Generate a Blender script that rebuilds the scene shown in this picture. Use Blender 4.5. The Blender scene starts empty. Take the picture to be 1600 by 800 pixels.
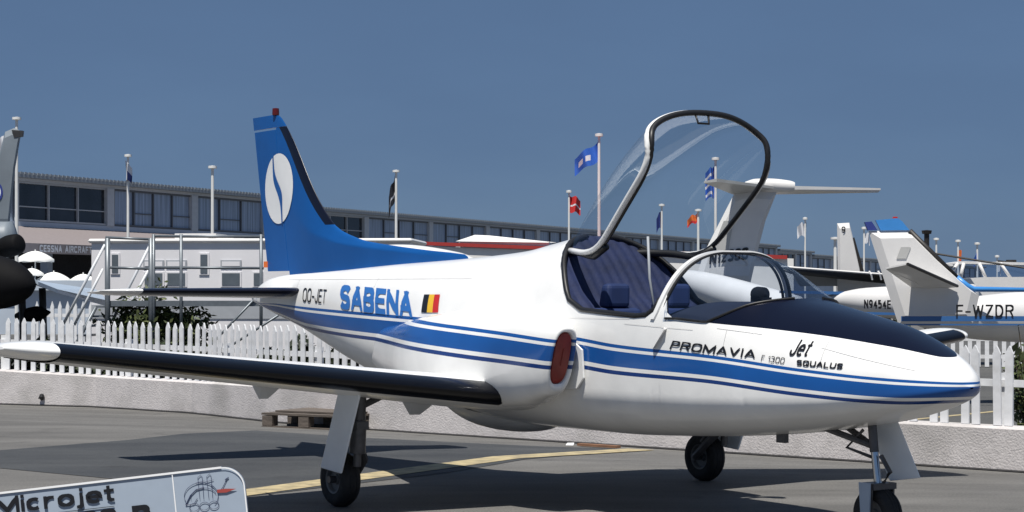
import bpy, bmesh, math, random
from mathutils import Vector, Matrix
R = math.radians
rnd = random.Random(7)
S = bpy.context.scene
C = S.collection

# ------------------------------------------------------------------ camera, sky, sun, exposure
F, HOR, CH = 3050.0, 460.0, 1.6          # focal length in photo pixels, horizon row, eye height
cd = bpy.data.cameras.new('camera'); cam = bpy.data.objects.new('camera', cd); C.objects.link(cam)
cam.location = (0, 0, CH); cam.rotation_euler = (R(90), 0, 0)
cd.sensor_width = 36; cd.lens = 36 * F / 1600; cd.shift_y = (HOR - 400) / 1600
cd.clip_start = 0.1; cd.clip_end = 6000
S.camera = cam
SUN = Vector((-0.10, -0.41, 1.0)).normalized()        # direction towards the sun
W = bpy.data.worlds.new("World"); S.world = W; W.use_nodes = True
nt = W.node_tree; nt.nodes.clear()
sky = nt.nodes.new('ShaderNodeTexSky'); sky.sky_type = 'NISHITA'; sky.sun_disc = False
sky.sun_elevation = math.asin(SUN.z); sky.sun_rotation = math.atan2(SUN.x, SUN.y)
sky.air_density = 0.7; sky.dust_density = 0.3; sky.ozone_density = 6.0; sky.altitude = 0
bg = nt.nodes.new('ShaderNodeBackground'); bg.inputs[1].default_value = 0.07
out = nt.nodes.new('ShaderNodeOutputWorld')
hz_ = nt.nodes.new('ShaderNodeMix'); hz_.data_type = 'RGBA'; hz_.inputs[0].default_value = .84     # even summer haze over the sky
hz_.inputs[7].default_value = (.078 / .07, .134 / .07, .240 / .07, 1)
wtc = nt.nodes.new('ShaderNodeTexCoord'); wmp = nt.nodes.new('ShaderNodeMapping'); wmp.inputs['Scale'].default_value = (1, 1, 3.2); nt.links.new(wtc.outputs['Generated'], wmp.inputs[0])
wn_ = nt.nodes.new('ShaderNodeTexNoise'); wn_.inputs['Scale'].default_value = 5.0; wn_.inputs['Detail'].default_value = 7; nt.links.new(wmp.outputs[0], wn_.inputs['Vector'])
wr = nt.nodes.new('ShaderNodeMapRange'); wr.inputs[1].default_value = .40; wr.inputs[2].default_value = .75; wr.inputs[3].default_value = .86; wr.inputs[4].default_value = .76   # thin patches where more of the bright sky comes through
nt.links.new(wn_.outputs['Fac'], wr.inputs[0]); nt.links.new(wr.outputs[0], hz_.inputs[0]); nt.links.new(sky.outputs[0], hz_.inputs[6]); nt.links.new(hz_.outputs[2], bg.inputs[0]); nt.links.new(bg.outputs[0], out.inputs[0])
sd = bpy.data.lights.new('sun', 'SUN'); sd.energy = 5.0; sd.angle = R(0.53); sd.color = (1, .96, .89)
so = bpy.data.objects.new('sun', sd); C.objects.link(so); so.rotation_euler = SUN.to_track_quat('Z', 'Y').to_euler()
S.view_settings.view_transform = 'Standard'; S.view_settings.look = 'None'
S.view_settings.exposure = 0.2; S.view_settings.gamma = 1.0; S.view_settings.use_curve_mapping = False
S.cycles.max_bounces = 8; S.cycles.transparent_max_bounces = 12

# ------------------------------------------------------------------ materials
def newmat(name):
    m = bpy.data.materials.new(name); m.use_nodes = True
    return m, m.node_tree, m.node_tree.nodes['Principled BSDF']
def node(t, typ, **kw):
    n = t.nodes.new(typ)
    for k, v in kw.items():
        if k in n.inputs.keys() if isinstance(k, str) else False: n.inputs[k].default_value = v
        else: setattr(n, k, v)
    return n
def mat(name, col, rough=.5, var=.08, scale=6, bump=0, bscale=40, metal=0, coat=0, dirt=None, dscale=1.2, spec=.5, stretch=(1,1,1)):
    m, t, b = newmat(name); L = t.links.new
    tc = t.nodes.new('ShaderNodeTexCoord'); mp = t.nodes.new('ShaderNodeMapping'); mp.inputs['Scale'].default_value = stretch
    L(tc.outputs['Object'], mp.inputs[0])
    n = t.nodes.new('ShaderNodeTexNoise'); n.inputs['Scale'].default_value = scale; n.inputs['Detail'].default_value = 6
    L(mp.outputs[0], n.inputs['Vector'])
    r = t.nodes.new('ShaderNodeMapRange'); r.inputs[1].default_value = .3; r.inputs[2].default_value = .7
    r.inputs[3].default_value = 1 - var; r.inputs[4].default_value = 1 + var
    L(n.outputs['Fac'], r.inputs[0])
    v = t.nodes.new('ShaderNodeVectorMath'); v.operation = 'SCALE'; v.inputs[0].default_value = col[:3]
    L(r.outputs[0], v.inputs['Scale'])
    o = v.outputs[0]
    if dirt:
        n2 = t.nodes.new('ShaderNodeTexNoise'); n2.inputs['Scale'].default_value = dscale; n2.inputs['Detail'].default_value = 8
        L(mp.outputs[0], n2.inputs['Vector'])
        r2 = t.nodes.new('ShaderNodeMapRange'); r2.inputs[1].default_value = .48; r2.inputs[2].default_value = .72
        L(n2.outputs['Fac'], r2.inputs[0])
        mx = t.nodes.new('ShaderNodeMix'); mx.data_type = 'RGBA'; mx.inputs[7].default_value = (*dirt, 1)
        L(r2.outputs[0], mx.inputs[0]); L(o, mx.inputs[6]); o = mx.outputs[2]
    L(o, b.inputs['Base Color'])
    b.inputs['Roughness'].default_value = rough; b.inputs['Metallic'].default_value = metal
    b.inputs['Coat Weight'].default_value = coat; b.inputs['Specular IOR Level'].default_value = spec
    if bump:
        n3 = t.nodes.new('ShaderNodeTexNoise'); n3.inputs['Scale'].default_value = bscale; n3.inputs['Detail'].default_value = 4
        L(tc.outputs['Object'], n3.inputs['Vector'])
        bp = t.nodes.new('ShaderNodeBump'); bp.inputs['Strength'].default_value = bump; bp.inputs['Distance'].default_value = .02
        L(n3.outputs['Fac'], bp.inputs['Height']); L(bp.outputs[0], b.inputs['Normal'])
    return m
def mathn(t, op, a, b=None, c=None):
    n = t.nodes.new('ShaderNodeMath'); n.operation = op
    for i, v in enumerate((a, b, c)):
        if v is None: continue
        if isinstance(v, (int, float)): n.inputs[i].default_value = v
        else: t.links.new(v, n.inputs[i])
    return n.outputs[0]
def band(t, v, a, b):
    return mathn(t, 'MULTIPLY', mathn(t, 'GREATER_THAN', v, a), mathn(t, 'LESS_THAN', v, b))
WHITE = (.82, .82, .81); BLUE = (.012, .088, .32); DBLUE = (.012, .045, .19); FBLUE = (.006, .085, .31); NAVY = (.0045, .006, .016)
def livery_mat(name, base, rules, rough=.18):
    """rules: list of (attribute component, low, high, second component limits or None, colour)"""
    m, t, b = newmat(name); L = t.links.new
    at = t.nodes.new('ShaderNodeAttribute'); at.attribute_name = 'livery'
    sp = t.nodes.new('ShaderNodeSeparateXYZ'); L(at.outputs['Vector'], sp.inputs[0])
    tc = t.nodes.new('ShaderNodeTexCoord')
    n = t.nodes.new('ShaderNodeTexNoise'); n.inputs['Scale'].default_value = 3.0; n.inputs['Detail'].default_value = 7
    L(tc.outputs['Object'], n.inputs['Vector'])
    rr = t.nodes.new('ShaderNodeMapRange'); rr.inputs[1].default_value = .3; rr.inputs[2].default_value = .7
    rr.inputs[3].default_value = .93; rr.inputs[4].default_value = 1.04; L(n.outputs['Fac'], rr.inputs[0])
    cur = None; prev = (*base, 1)
    for comp, lo, hi, ex, col in rules:
        f = band(t, sp.outputs[comp], lo, hi)
        if ex: f = mathn(t, 'MULTIPLY', f, band(t, sp.outputs[ex[0]], ex[1], ex[2]))
        mx = t.nodes.new('ShaderNodeMix'); mx.data_type = 'RGBA'
        L(f, mx.inputs[0])
        if cur is None: mx.inputs[6].default_value = prev
        else: L(cur, mx.inputs[6])
        mx.inputs[7].default_value = (*col, 1); cur = mx.outputs[2]
    v = t.nodes.new('ShaderNodeVectorMath'); v.operation = 'SCALE'
    if cur is None: v.inputs[0].default_value = base
    else: L(cur, v.inputs[0])
    L(rr.outputs[0], v.inputs['Scale']); L(v.outputs[0], b.inputs['Base Color'])
    b.inputs['Roughness'].default_value = rough; b.inputs['Coat Weight'].default_value = .15; b.inputs['Specular IOR Level'].default_value = .3; b.inputs['Coat Roughness'].default_value = .06
    n4 = t.nodes.new('ShaderNodeTexNoise'); n4.inputs['Scale'].default_value = 5; n4.inputs['Detail'].default_value = 2
    L(tc.outputs['Object'], n4.inputs['Vector'])
    bp = t.nodes.new('ShaderNodeBump'); bp.inputs['Strength'].default_value = .12; bp.inputs['Distance'].default_value = .015
    L(n4.outputs['Fac'], bp.inputs['Height']); L(bp.outputs[0], b.inputs['Normal'])
    return m
def glass_mat(name, tint, refl=.06, rough=.02, ior=1.2, cap=.16):
    m, t, b = newmat(name); L = t.links.new; t.nodes.remove(b)
    o = t.nodes['Material Output']
    tr = t.nodes.new('ShaderNodeBsdfTransparent'); tr.inputs[0].default_value = (*tint, 1)
    gl = t.nodes.new('ShaderNodeBsdfGlossy'); gl.inputs['Roughness'].default_value = rough
    fr = t.nodes.new('ShaderNodeFresnel'); fr.inputs[0].default_value = ior
    f = mathn(t, 'MINIMUM', mathn(t, 'ADD', mathn(t, 'MULTIPLY', fr.outputs[0], .8), refl * .3), cap)
    mx = t.nodes.new('ShaderNodeMixShader'); L(f, mx.inputs[0]); L(tr.outputs[0], mx.inputs[1]); L(gl.outputs[0], mx.inputs[2])
    L(mx.outputs[0], o.inputs[0]); return m

T0 = [(0, .115), (.22, .73), (.865, 1.0)]
M = dict(
 white=mat('white_gloss_paint', WHITE, .2, .03, 3, coat=.4), body=livery_mat('airframe_paint', WHITE,
     [(0, *T0[0], None, BLUE), (0, *T0[1], None, BLUE), (0, *T0[2], None, DBLUE), (1, 0, 9, None, NAVY)]),
 wing=livery_mat('wing_paint', WHITE, [(0, -.9, .10, (2, .9, 9), (.003, .0035, .006))], .28),
 tail=livery_mat('tailplane_paint', WHITE, [(0, -.9, .11, (2, .1, 1.62), NAVY)], .25),
 fin=livery_mat('fin_paint', FBLUE, [(0, -.1, .135, (1, 2.26, 3.26), NAVY)], .3),
 blue=mat('blue_paint', FBLUE, .3, .04), blue2=mat('letter_blue', (.03, .15, .46), .35, .03), black=mat('black_print', (.01, .01, .012), .4, .05),
 red=mat('red_cover', (.22, .02, .012), .45, .15, 14), yellow=mat('flag_yellow', (.75, .45, .03), .5, .03), dred=mat('flag_red', (.5, .02, .02), .5, .05),
 rim=mat('wheel_rim_grey', (.13, .135, .14), .5, .1, 20), seal=mat('black_rubber', (.012, .012, .013), .45, .1), tyre=mat('tyre_rubber', (.014, .014, .015), .75, .25, 30, bump=.3),
 steel=mat('gear_steel', (.09, .09, .095), .4, .2, 20, metal=.4), dark=mat('dark_metal', (.03, .03, .032), .5, .2, 12),
 chrome=mat('oleo_chrome', (.6, .62, .65), .15, .03, metal=1), seam=mat('seam_grey', (.50, .50, .50), .5, .03), gdoor=mat('pale_gear_door', (.78, .83, .88), .35, .04), door=mat('gear_door_paint', (.60, .61, .62), .35, .04),
 quilt=mat('blue_quilted_cloth', (.008, .016, .062), .8, .3, 8, bump=.2), seat=mat('blue_seat_cloth', (.010, .026, .10), .7, .15),
 liner=mat('cockpit_liner', (.012, .018, .05), .7, .1), glare=mat('glareshield', (.015, .02, .04), .7, .1),
 glass=glass_mat('clear_acrylic', (.96, .975, .98)), wglass=glass_mat('windscreen_acrylic', (.74, .80, .88), .1, ior=1.35, cap=.35),
 beacon=mat('red_beacon', (.09, .008, .008), .2, .05),
 stucco=mat('pale_rendered_wall', (.56, .53, .525), .9, .07, 9, bump=.4, bscale=48, dirt=(.42, .40, .39), dscale=1.6),
 picket=mat('white_picket_paint', (.74, .75, .77), .6, .07, 9, dirt=(.6, .6, .6), dscale=5),
 wood=mat('weathered_pallet_wood', (.11, .09, .075), .8, .3, 5, bump=.3, stretch=(1, 9, 9)),
 bwall=mat('facade_panel', (.42, .48, .56), .7, .08, .8), bcol=mat('facade_pilaster', (.50, .53, .56), .7, .05), roofm=mat('roof_edge', (.25, .28, .31), .7, .1),
 pane=mat('window_glass_with_curtain', (.27, .34, .45), .3, .5, 1.3, stretch=(7, 7, .15)), dpane=mat('dark_window_glass', (.02, .025, .035), .12, .5, .7),
 mull=mat('window_mullion', (.10, .11, .125), .5, .05), lmull=mat('pale_window_mullion', (.42, .44, .46), .5, .05), awn=mat('purple_grey_awning', (.23, .2, .2), .8, .05), shade_fill=mat('painted_shade', (.03, .03, .035), .9, .2),
 print=mat('pale_print', (.6, .6, .62), .6, .02),
 van=mat('offwhite_trailer_panel', (.74, .73, .75), .45, .03, 2), vwin=mat('trailer_window', (.10, .12, .14), .25, .1), vgrey=mat('trailer_grey_trim', (.35, .37, .4), .5, .05),
 galv=mat('galvanised_tube', (.15, .17, .19), .4, .1, 14, metal=.3), rail=mat('white_handrail', (.62, .64, .67), .4, .05),
 umb=mat('white_umbrella_cloth', (.82, .82, .79), .8, .03), pole=mat('white_flagpole', (.75, .75, .73), .4, .03),
 fblue=mat('flag_blue', (.03, .13, .55), .7, .06), fwhite=mat('flag_white', (.75, .76, .8), .7, .05), fred=mat('flag_scarlet', (.6, .03, .03), .7, .05), fblack=mat('flag_black', (.012, .012, .02), .7, .1), forange=mat('flag_orange', (.75, .16, .03), .7, .05), fnavy=mat('flag_navy', (.02, .04, .22), .7, .05),
 fascia=mat('red_fascia', (.36, .035, .03), .5, .06), tent=mat('white_tent_cloth', (.78, .77, .75), .8, .03),
 jgrey=mat('fighter_grey_paint', (.17, .20, .23), .5, .12, 2), jdark=mat('black_radome', (.004, .004, .005), .75, .2, spec=.15), jpale=mat('pale_grey_panel', (.36, .43, .52), .4, .06),
 awhite=mat('aged_white_paint', (.68, .67, .66), .35, .05, 2), agrey=mat('grey_tail_paint', (.42, .42, .41), .45, .06, 2), abrown=mat('dark_deicer', (.02, .017, .015), .5, .1), sblue=mat('stripe_blue', (.04, .13, .33), .35, .04), lblue=mat('light_blue_paint', (.05, .24, .6), .35, .04),
 sign=mat('blue_grey_sign_board', (.33, .39, .47), .55, .025, 30), signw=mat('sign_white_edge', (.85, .85, .85), .5, .02), signr=mat('sign_red', (.35, .06, .05), .5, .05), signb=mat('sign_navy_line', (.03, .04, .10), .5, .05),
 plank=mat('orange_brown_plank', (.20, .10, .055), .7, .2), litter=mat('white_litter', (.7, .7, .7), .7, .05),
 yline=mat('worn_yellow_paint', (.40, .33, .19), .8, .2, 8, dirt=(.20, .17, .12), dscale=5),
)

# leaves and ground
def leaf_mat(name, a, b2):
    m, t, b = newmat(name); L = t.links.new
    oi = t.nodes.new('ShaderNodeNewGeometry'); mx = t.nodes.new('ShaderNodeMix'); mx.data_type = 'RGBA'
    mx.inputs[6].default_value = (*a, 1); mx.inputs[7].default_value = (*b2, 1)
    L(oi.outputs['Random Per Island'], mx.inputs[0]); L(mx.outputs[2], b.inputs['Base Color']); b.inputs['Roughness'].default_value = .6
    return m
M['leaf'] = leaf_mat('dark_shrub_leaves', (.03, .05, .015), (.11, .13, .045))
M['leaf2'] = leaf_mat('hedge_leaves', (.01, .018, .008), (.035, .05, .018))
M['stem'] = mat('shrub_stem', (.05, .035, .02), .8, .2)
def ground_mat(name, c1, c2, sc, grit=.38):
    m, t, b = newmat(name); L = t.links.new
    tc = t.nodes.new('ShaderNodeTexCoord')
    n = t.nodes.new('ShaderNodeTexNoise'); n.inputs['Scale'].default_value = sc; n.inputs['Detail'].default_value = 9; n.inputs['Roughness'].default_value = .6
    mp = t.nodes.new('ShaderNodeMapping'); mp.inputs['Rotation'].default_value = (0, 0, R(-25)); mp.inputs['Scale'].default_value = (.45, 1.6, 1)
    L(tc.outputs['Object'], mp.inputs[0]); L(mp.outputs[0], n.inputs['Vector'])
    r = t.nodes.new('ShaderNodeMapRange'); r.inputs[1].default_value = .3; r.inputs[2].default_value = .7; L(n.outputs['Fac'], r.inputs[0])
    mx = t.nodes.new('ShaderNodeMix'); mx.data_type = 'RGBA'; mx.inputs[6].default_value = (*c1, 1); mx.inputs[7].default_value = (*c2, 1)
    L(r.outputs[0], mx.inputs[0])
    n2 = t.nodes.new('ShaderNodeTexNoise'); n2.inputs['Scale'].default_value = 55; n2.inputs['Detail'].default_value = 3; n2.inputs['Roughness'].default_value = .8; L(tc.outputs['Object'], n2.inputs['Vector'])
    r2 = t.nodes.new('ShaderNodeMapRange'); r2.inputs[1].default_value = .3; r2.inputs[2].default_value = .7; r2.inputs[3].default_value = 1 - grit; r2.inputs[4].default_value = 1 + grit
    L(n2.outputs['Fac'], r2.inputs[0])
    v = t.nodes.new('ShaderNodeVectorMath'); v.operation = 'SCALE'; L(mx.outputs[2], v.inputs[0]); L(r2.outputs[0], v.inputs['Scale'])
    # dark oily spots
    n5 = t.nodes.new('ShaderNodeTexNoise'); n5.inputs['Scale'].default_value = 2.3; n5.inputs['Detail'].default_value = 5; L(tc.outputs['Object'], n5.inputs['Vector'])
    r5 = t.nodes.new('ShaderNodeMapRange'); r5.inputs[1].default_value = .60; r5.inputs[2].default_value = .74; r5.inputs[3].default_value = 1; r5.inputs[4].default_value = .72
    L(n5.outputs['Fac'], r5.inputs[0])
    v2 = t.nodes.new('ShaderNodeVectorMath'); v2.operation = 'SCALE'; L(v.outputs[0], v2.inputs[0]); L(r5.outputs[0], v2.inputs['Scale'])
    L(v2.outputs[0], b.inputs['Base Color']); b.inputs['Roughness'].default_value = .85
    bp = t.nodes.new('ShaderNodeBump'); bp.inputs['Strength'].default_value = .35; bp.inputs['Distance'].default_value = .01
    L(n2.outputs['Fac'], bp.inputs['Height']); L(bp.outputs[0], b.inputs['Normal'])
    return m
M['ground'] = ground_mat('pale_apron_concrete', (.084, .081, .077), (.152, .147, .139), .9)
M['asphalt'] = ground_mat('dark_asphalt', (.027, .030, .035), (.058, .061, .064), .8)
M['verge'] = ground_mat('road_asphalt', (.06, .06, .06), (.09, .09, .085), .5)

# ------------------------------------------------------------------ helpers
class MB:
    """collects geometry for ONE mesh object"""
    def __init__(s): s.v = []; s.f = []; s.mi = []; s.att = []
    def add(s, vs, fs, mi=0, att=None):
        o = len(s.v); s.v += [tuple(v) for v in vs]; s.f += [tuple(i + o for i in f) for f in fs]; s.mi += [mi] * len(fs)
        s.att += att if att else [(0, 0, 0)] * len(vs); return s
    def box(s, x0, x1, y0, y1, z0, z1, mi=0, mtx=None):
        vs = [Vector((x, y, z)) for x in (x0, x1) for y in (y0, y1) for z in (z0, z1)]
        if mtx: vs = [mtx @ v for v in vs]
        return s.add(vs, [(0, 1, 3, 2), (4, 6, 7, 5), (0, 4, 5, 1), (2, 3, 7, 6), (0, 2, 6, 4), (1, 5, 7, 3)], mi)
    def prism(s, pts, n, mi=0):
        """pts: closed polygon of 3D points, n: extrusion vector"""
        k = len(pts); a = [Vector(p) for p in pts]; b = [p + Vector(n) for p in a]
        return s.add(a + b, [tuple(range(k))[::-1], tuple(range(k, 2 * k))] + [(i, (i + 1) % k, k + (i + 1) % k, k + i) for i in range(k)], mi)
    def tube(s, path, r, seg=8, mi=0, closed=False, flat=1.0):
        P = [Vector(p) for p in path]; n = len(P); rs = r if isinstance(r, (list, tuple)) else [r] * n
        vs = []; up = Vector((0, 0, 1))
        for i, p in enumerate(P):
            a = P[(i - 1) % n] if closed or i > 0 else P[i]; b = P[(i + 1) % n] if closed or i < n - 1 else P[i]
            d = (b - a)
            d = d.normalized() if d.length > 1e-9 else Vector((0, 0, 1))
            x = d.cross(up)
            if x.length < .05: x = d.cross(Vector((0, 1, 0)))
            x.normalize(); y = x.cross(d).normalized()
            for k in range(seg):
                t = 2 * math.pi * k / seg; vs.append(p + x * math.cos(t) * rs[i] + y * math.sin(t) * rs[i] * flat)
        fs = []
        for i in range(n if closed else n - 1):
            j = (i + 1) % n
            for k in range(seg): l = (k + 1) % seg; fs.append((i * seg + k, j * seg + k, j * seg + l, i * seg + l))
        if not closed: fs += [tuple(range(seg))[::-1], tuple(range((n - 1) * seg, n * seg))]
        return s.add(vs, fs, mi)
    def grid(s, rows, mi=0, att=None, closed=False, caps=False):
        n = len(rows); k = len(rows[0]); vs = [v for r_ in rows for v in r_]
        fs = []
        for i in range(n - 1):
            for j in range(k if closed else k - 1): l = (j + 1) % k; fs.append((i * k + j, i * k + l, (i + 1) * k + l, (i + 1) * k + j))
        if caps: fs += [tuple(range(k))[::-1], tuple(range((n - 1) * k, n * k))]
        return s.add(vs, fs, mi, [a for r_ in att for a in r_] if att else None)
    def lathe(s, prof, c, axis='Y', seg=24, mi=0, mtx=None):
        vs = []
        for i in range(seg):
            t = 2 * math.pi * i / seg
            for (r_, h) in prof:
                p = {'Y': (r_ * math.cos(t), h, r_ * math.sin(t)), 'Z': (r_ * math.cos(t), r_ * math.sin(t), h), 'X': (h, r_ * math.cos(t), r_ * math.sin(t))}[axis]
                vs.append(Vector(p) + Vector(c))
        k = len(prof); fs = []
        for i in range(seg):
            j = (i + 1) % seg
            for m_ in range(k - 1): fs.append((i * k + m_, i * k + m_ + 1, j * k + m_ + 1, j * k + m_))
        if mtx: vs = [mtx @ v for v in vs]
        return s.add(vs, fs, mi)
    def build(s, name, mats, parent=None, smooth=False, merge=0, loc=None, auto=None):
        me = bpy.data.meshes.new(name); me.from_pydata([tuple(v) for v in s.v], [], s.f)
        for m_ in (mats if isinstance(mats, (list, tuple)) else [mats]): me.materials.append(M[m_] if isinstance(m_, str) else m_)
        for p, mi in zip(me.polygons, s.mi): p.material_index = mi
        if any(a != (0, 0, 0) for a in s.att):
            at = me.attributes.new('livery', 'FLOAT_VECTOR', 'POINT')
            at.data.foreach_set('vector', [c for a in s.att for c in a])
        bm = bmesh.new(); bm.from_mesh(me)
        if merge: bmesh.ops.remove_doubles(bm, verts=bm.verts, dist=merge)
        bmesh.ops.recalc_face_normals(bm, faces=bm.faces)
        if auto is not None:
            for e in bm.edges: e.smooth = not (len(e.link_faces) == 2 and e.calc_face_angle(0) > R(auto))
        bm.to_mesh(me); bm.free()
        if smooth or auto is not None: me.shade_smooth() if auto is None else [setattr(p, 'use_smooth', True) for p in me.polygons]
        o = bpy.data.objects.new(name, me); C.objects.link(o)
        if parent: o.parent = parent
        if loc: o.location = loc
        return o
def thing(name, label, cat, loc=(0, 0, 0), rz=0, group=None):
    o = bpy.data.objects.new(name, None); C.objects.link(o); o.location = loc; o.rotation_euler = (0, 0, rz); o.empty_display_size = .2
    return tag(o, label, cat, group)
def tag(o, label=None, cat=None, group=None, kind=None):
    if label: o['label'] = label
    if cat: o['category'] = cat
    if group: o['group'] = group
    if kind: o['kind'] = kind
    return o
def copy_part(src, parent, loc=(0, 0, 0), rot=(0, 0, 0), scale=(1, 1, 1)):
    c = src.copy(); C.objects.link(c); c.parent = parent; c.location = loc; c.rotation_euler = rot; c.scale = scale; return c
def P(u, v, D): return Vector(((u - 800) * D / F, D, CH - (v - HOR) * D / F))
def G(u, v): D = F * CH / (v - HOR); return Vector(((u - 800) * D / F, D, 0))
def interp(tab, x):
    n = len(tab)
    if x <= tab[0][0]: return tab[0][1]
    if x >= tab[-1][0]: return tab[-1][1]
    d = [(tab[i+1][1] - tab[i][1]) / (tab[i+1][0] - tab[i][0]) for i in range(n - 1)]
    m = [d[0]] + [0 if d[i-1] * d[i] <= 0 else 2 * d[i-1] * d[i] / (d[i-1] + d[i]) for i in range(1, n - 1)] + [d[-1]]
    for i in range(n - 1):
        if x <= tab[i+1][0]:
            h = tab[i+1][0] - tab[i][0]; t = (x - tab[i][0]) / h
            return (2*t**3 - 3*t*t + 1) * tab[i][1] + (t**3 - 2*t*t + t) * h * m[i] + (-2*t**3 + 3*t*t) * tab[i+1][1] + (t**3 - t*t) * h * m[i+1]
def AR(cx, cy, rx, ry, a0, a1, n=10): return [(cx + rx * math.cos(R(a0 + (a1 - a0) * i / n)), cy + ry * math.sin(R(a0 + (a1 - a0) * i / n))) for i in range(n + 1)]
O_ = AR(.5, .72, .5, .28, 0, 180) + AR(.5, .28, .5, .28, 180, 360) + [(1, .72)]
GL = {                                     # letters drawn as centre-line strokes in a unit box: (relative width, strokes)
 'A': (1.0, [[(0, 0), (.5, 1)], [(.5, 1), (1, 0)], [(.2, .28), (.8, .28)]]), 'S': (.88, [AR(.5, .75, .5, .25, 20, 270) + AR(.5, .25, .5, .25, 90, -160)[1:]]),
 'B': (.9, [[(0, .5), (0, 0), (.6, 0)] + AR(.6, .26, .4, .26, -90, 90) + [(0, .52)], [(0, .5), (0, 1), (.55, 1)] + AR(.55, .76, .38, .24, 90, -90)]),
 'E': (.8, [[(1, 0), (0, 0), (0, 1), (1, 1)], [(0, .52), (.9, .52)]]), 'N': (.95, [[(0, 0), (0, 1)], [(0, 1), (1, 0)], [(1, 0), (1, 1)]]), 'O': (1.0, [O_]), '0': (.8, [O_]), '-': (.55, [[(0, .42), (1, .42)]]),
 'J': (.7, [[(1, 1), (1, .28)] + AR(.5, .28, .5, .28, 0, -180)]), 'T': (.85, [[(0, 1), (1, 1)], [(.5, 0), (.5, 1)]]), 'F': (.78, [[(0, 0), (0, 1), (1, 1)], [(0, .5), (.85, .5)]]),
 'P': (.9, [[(0, 0), (0, 1), (.6, 1)] + AR(.6, .74, .4, .26, 90, -90) + [(0, .48)]]), 'R': (.95, [[(0, 0), (0, 1), (.6, 1)] + AR(.6, .75, .4, .25, 90, -90) + [(0, .5)], [(.6, .5), (1, 0)]]),
 'M': (1.2, [[(0, 0), (0, 1)], [(0, 1), (.5, .1)], [(.5, .1), (1, 1)], [(1, 1), (1, 0)]]), 'V': (.95, [[(0, 1), (.5, 0)], [(.5, 0), (1, 1)]]), 'I': (.0, [[(.5, 0), (.5, 1)]]), 'Q': (1.0, [O_, [(.6, .3), (1, 0)]]),
 'U': (.92, [[(0, 1), (0, .28)] + AR(.5, .28, .5, .28, 180, 360) + [(1, 1)]]), 'L': (.75, [[(0, 1), (0, 0), (1, 0)]]), 'W': (1.3, [[(0, 1), (.25, 0)], [(.25, 0), (.5, .85)], [(.5, .85), (.75, 0)], [(.75, 0), (1, 1)]]), 'Z': (.85, [[(0, 1), (1, 1)], [(1, 1), (0, 0)], [(0, 0), (1, 0)]]),
 'D': (.92, [[(0, 0), (0, 1), (.45, 1)] + AR(.45, .5, .55, .5, 90, -90) + [(0, 0)]]), 'C': (.92, [AR(.5, .72, .5, .28, 20, 180) + AR(.5, .28, .5, .28, 180, 340)]), 'G': (.95, [AR(.5, .72, .5, .28, 20, 180) + AR(.5, .28, .5, .28, 180, 360) + [(1, .48), (.6, .48)]]),
 '1': (.3, [[(0, .78), (1, 1), (1, 0)]]), '2': (.8, [AR(.5, .74, .5, .26, 170, -20) + [(0, 0), (1, 0)]]), '3': (.8, [AR(.5, .76, .46, .24, 160, -90) + AR(.5, .26, .5, .26, 90, -160)[1:]]), '4': (.85, [[(.75, 0), (.75, 1), (0, .3), (1, .3)]]),
 '5': (.8, [[(.9, 1), (.1, 1), (.05, .56)] + AR(.5, .33, .5, .33, 140, -150)]), '9': (.8, [AR(.5, .7, .5, .3, 0, 360), [(1, .7), (.9, .3), (.4, 0)]]),
 'i': (.0, [[(.5, 0), (.5, .66)], [(.5, .99), (.5, 1.02)]]), 'c': (.72, [AR(.5, .35, .5, .35, 50, 310)]), 'r': (.5, [[(0, 0), (0, .7)], [(0, .42)] + AR(.7, .40, .7, .28, 160, 80)]), 'o': (.78, [AR(.5, .35, .5, .35, 0, 360, 16)]),
 'j': (.25, [[(.8, .66), (.8, -.12), (.5, -.24), (0, -.24)], [(.8, .99), (.8, 1.02)]]), 'e': (.76, [[(.02, .36), (1, .36)] + AR(.5, .35, .5, .35, 5, 315)]), 't': (.4, [[(.45, .95), (.45, .12), (.7, 0), (1, 0)], [(0, .70), (1, .70)]]), ' ': (.45, [])}
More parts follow.
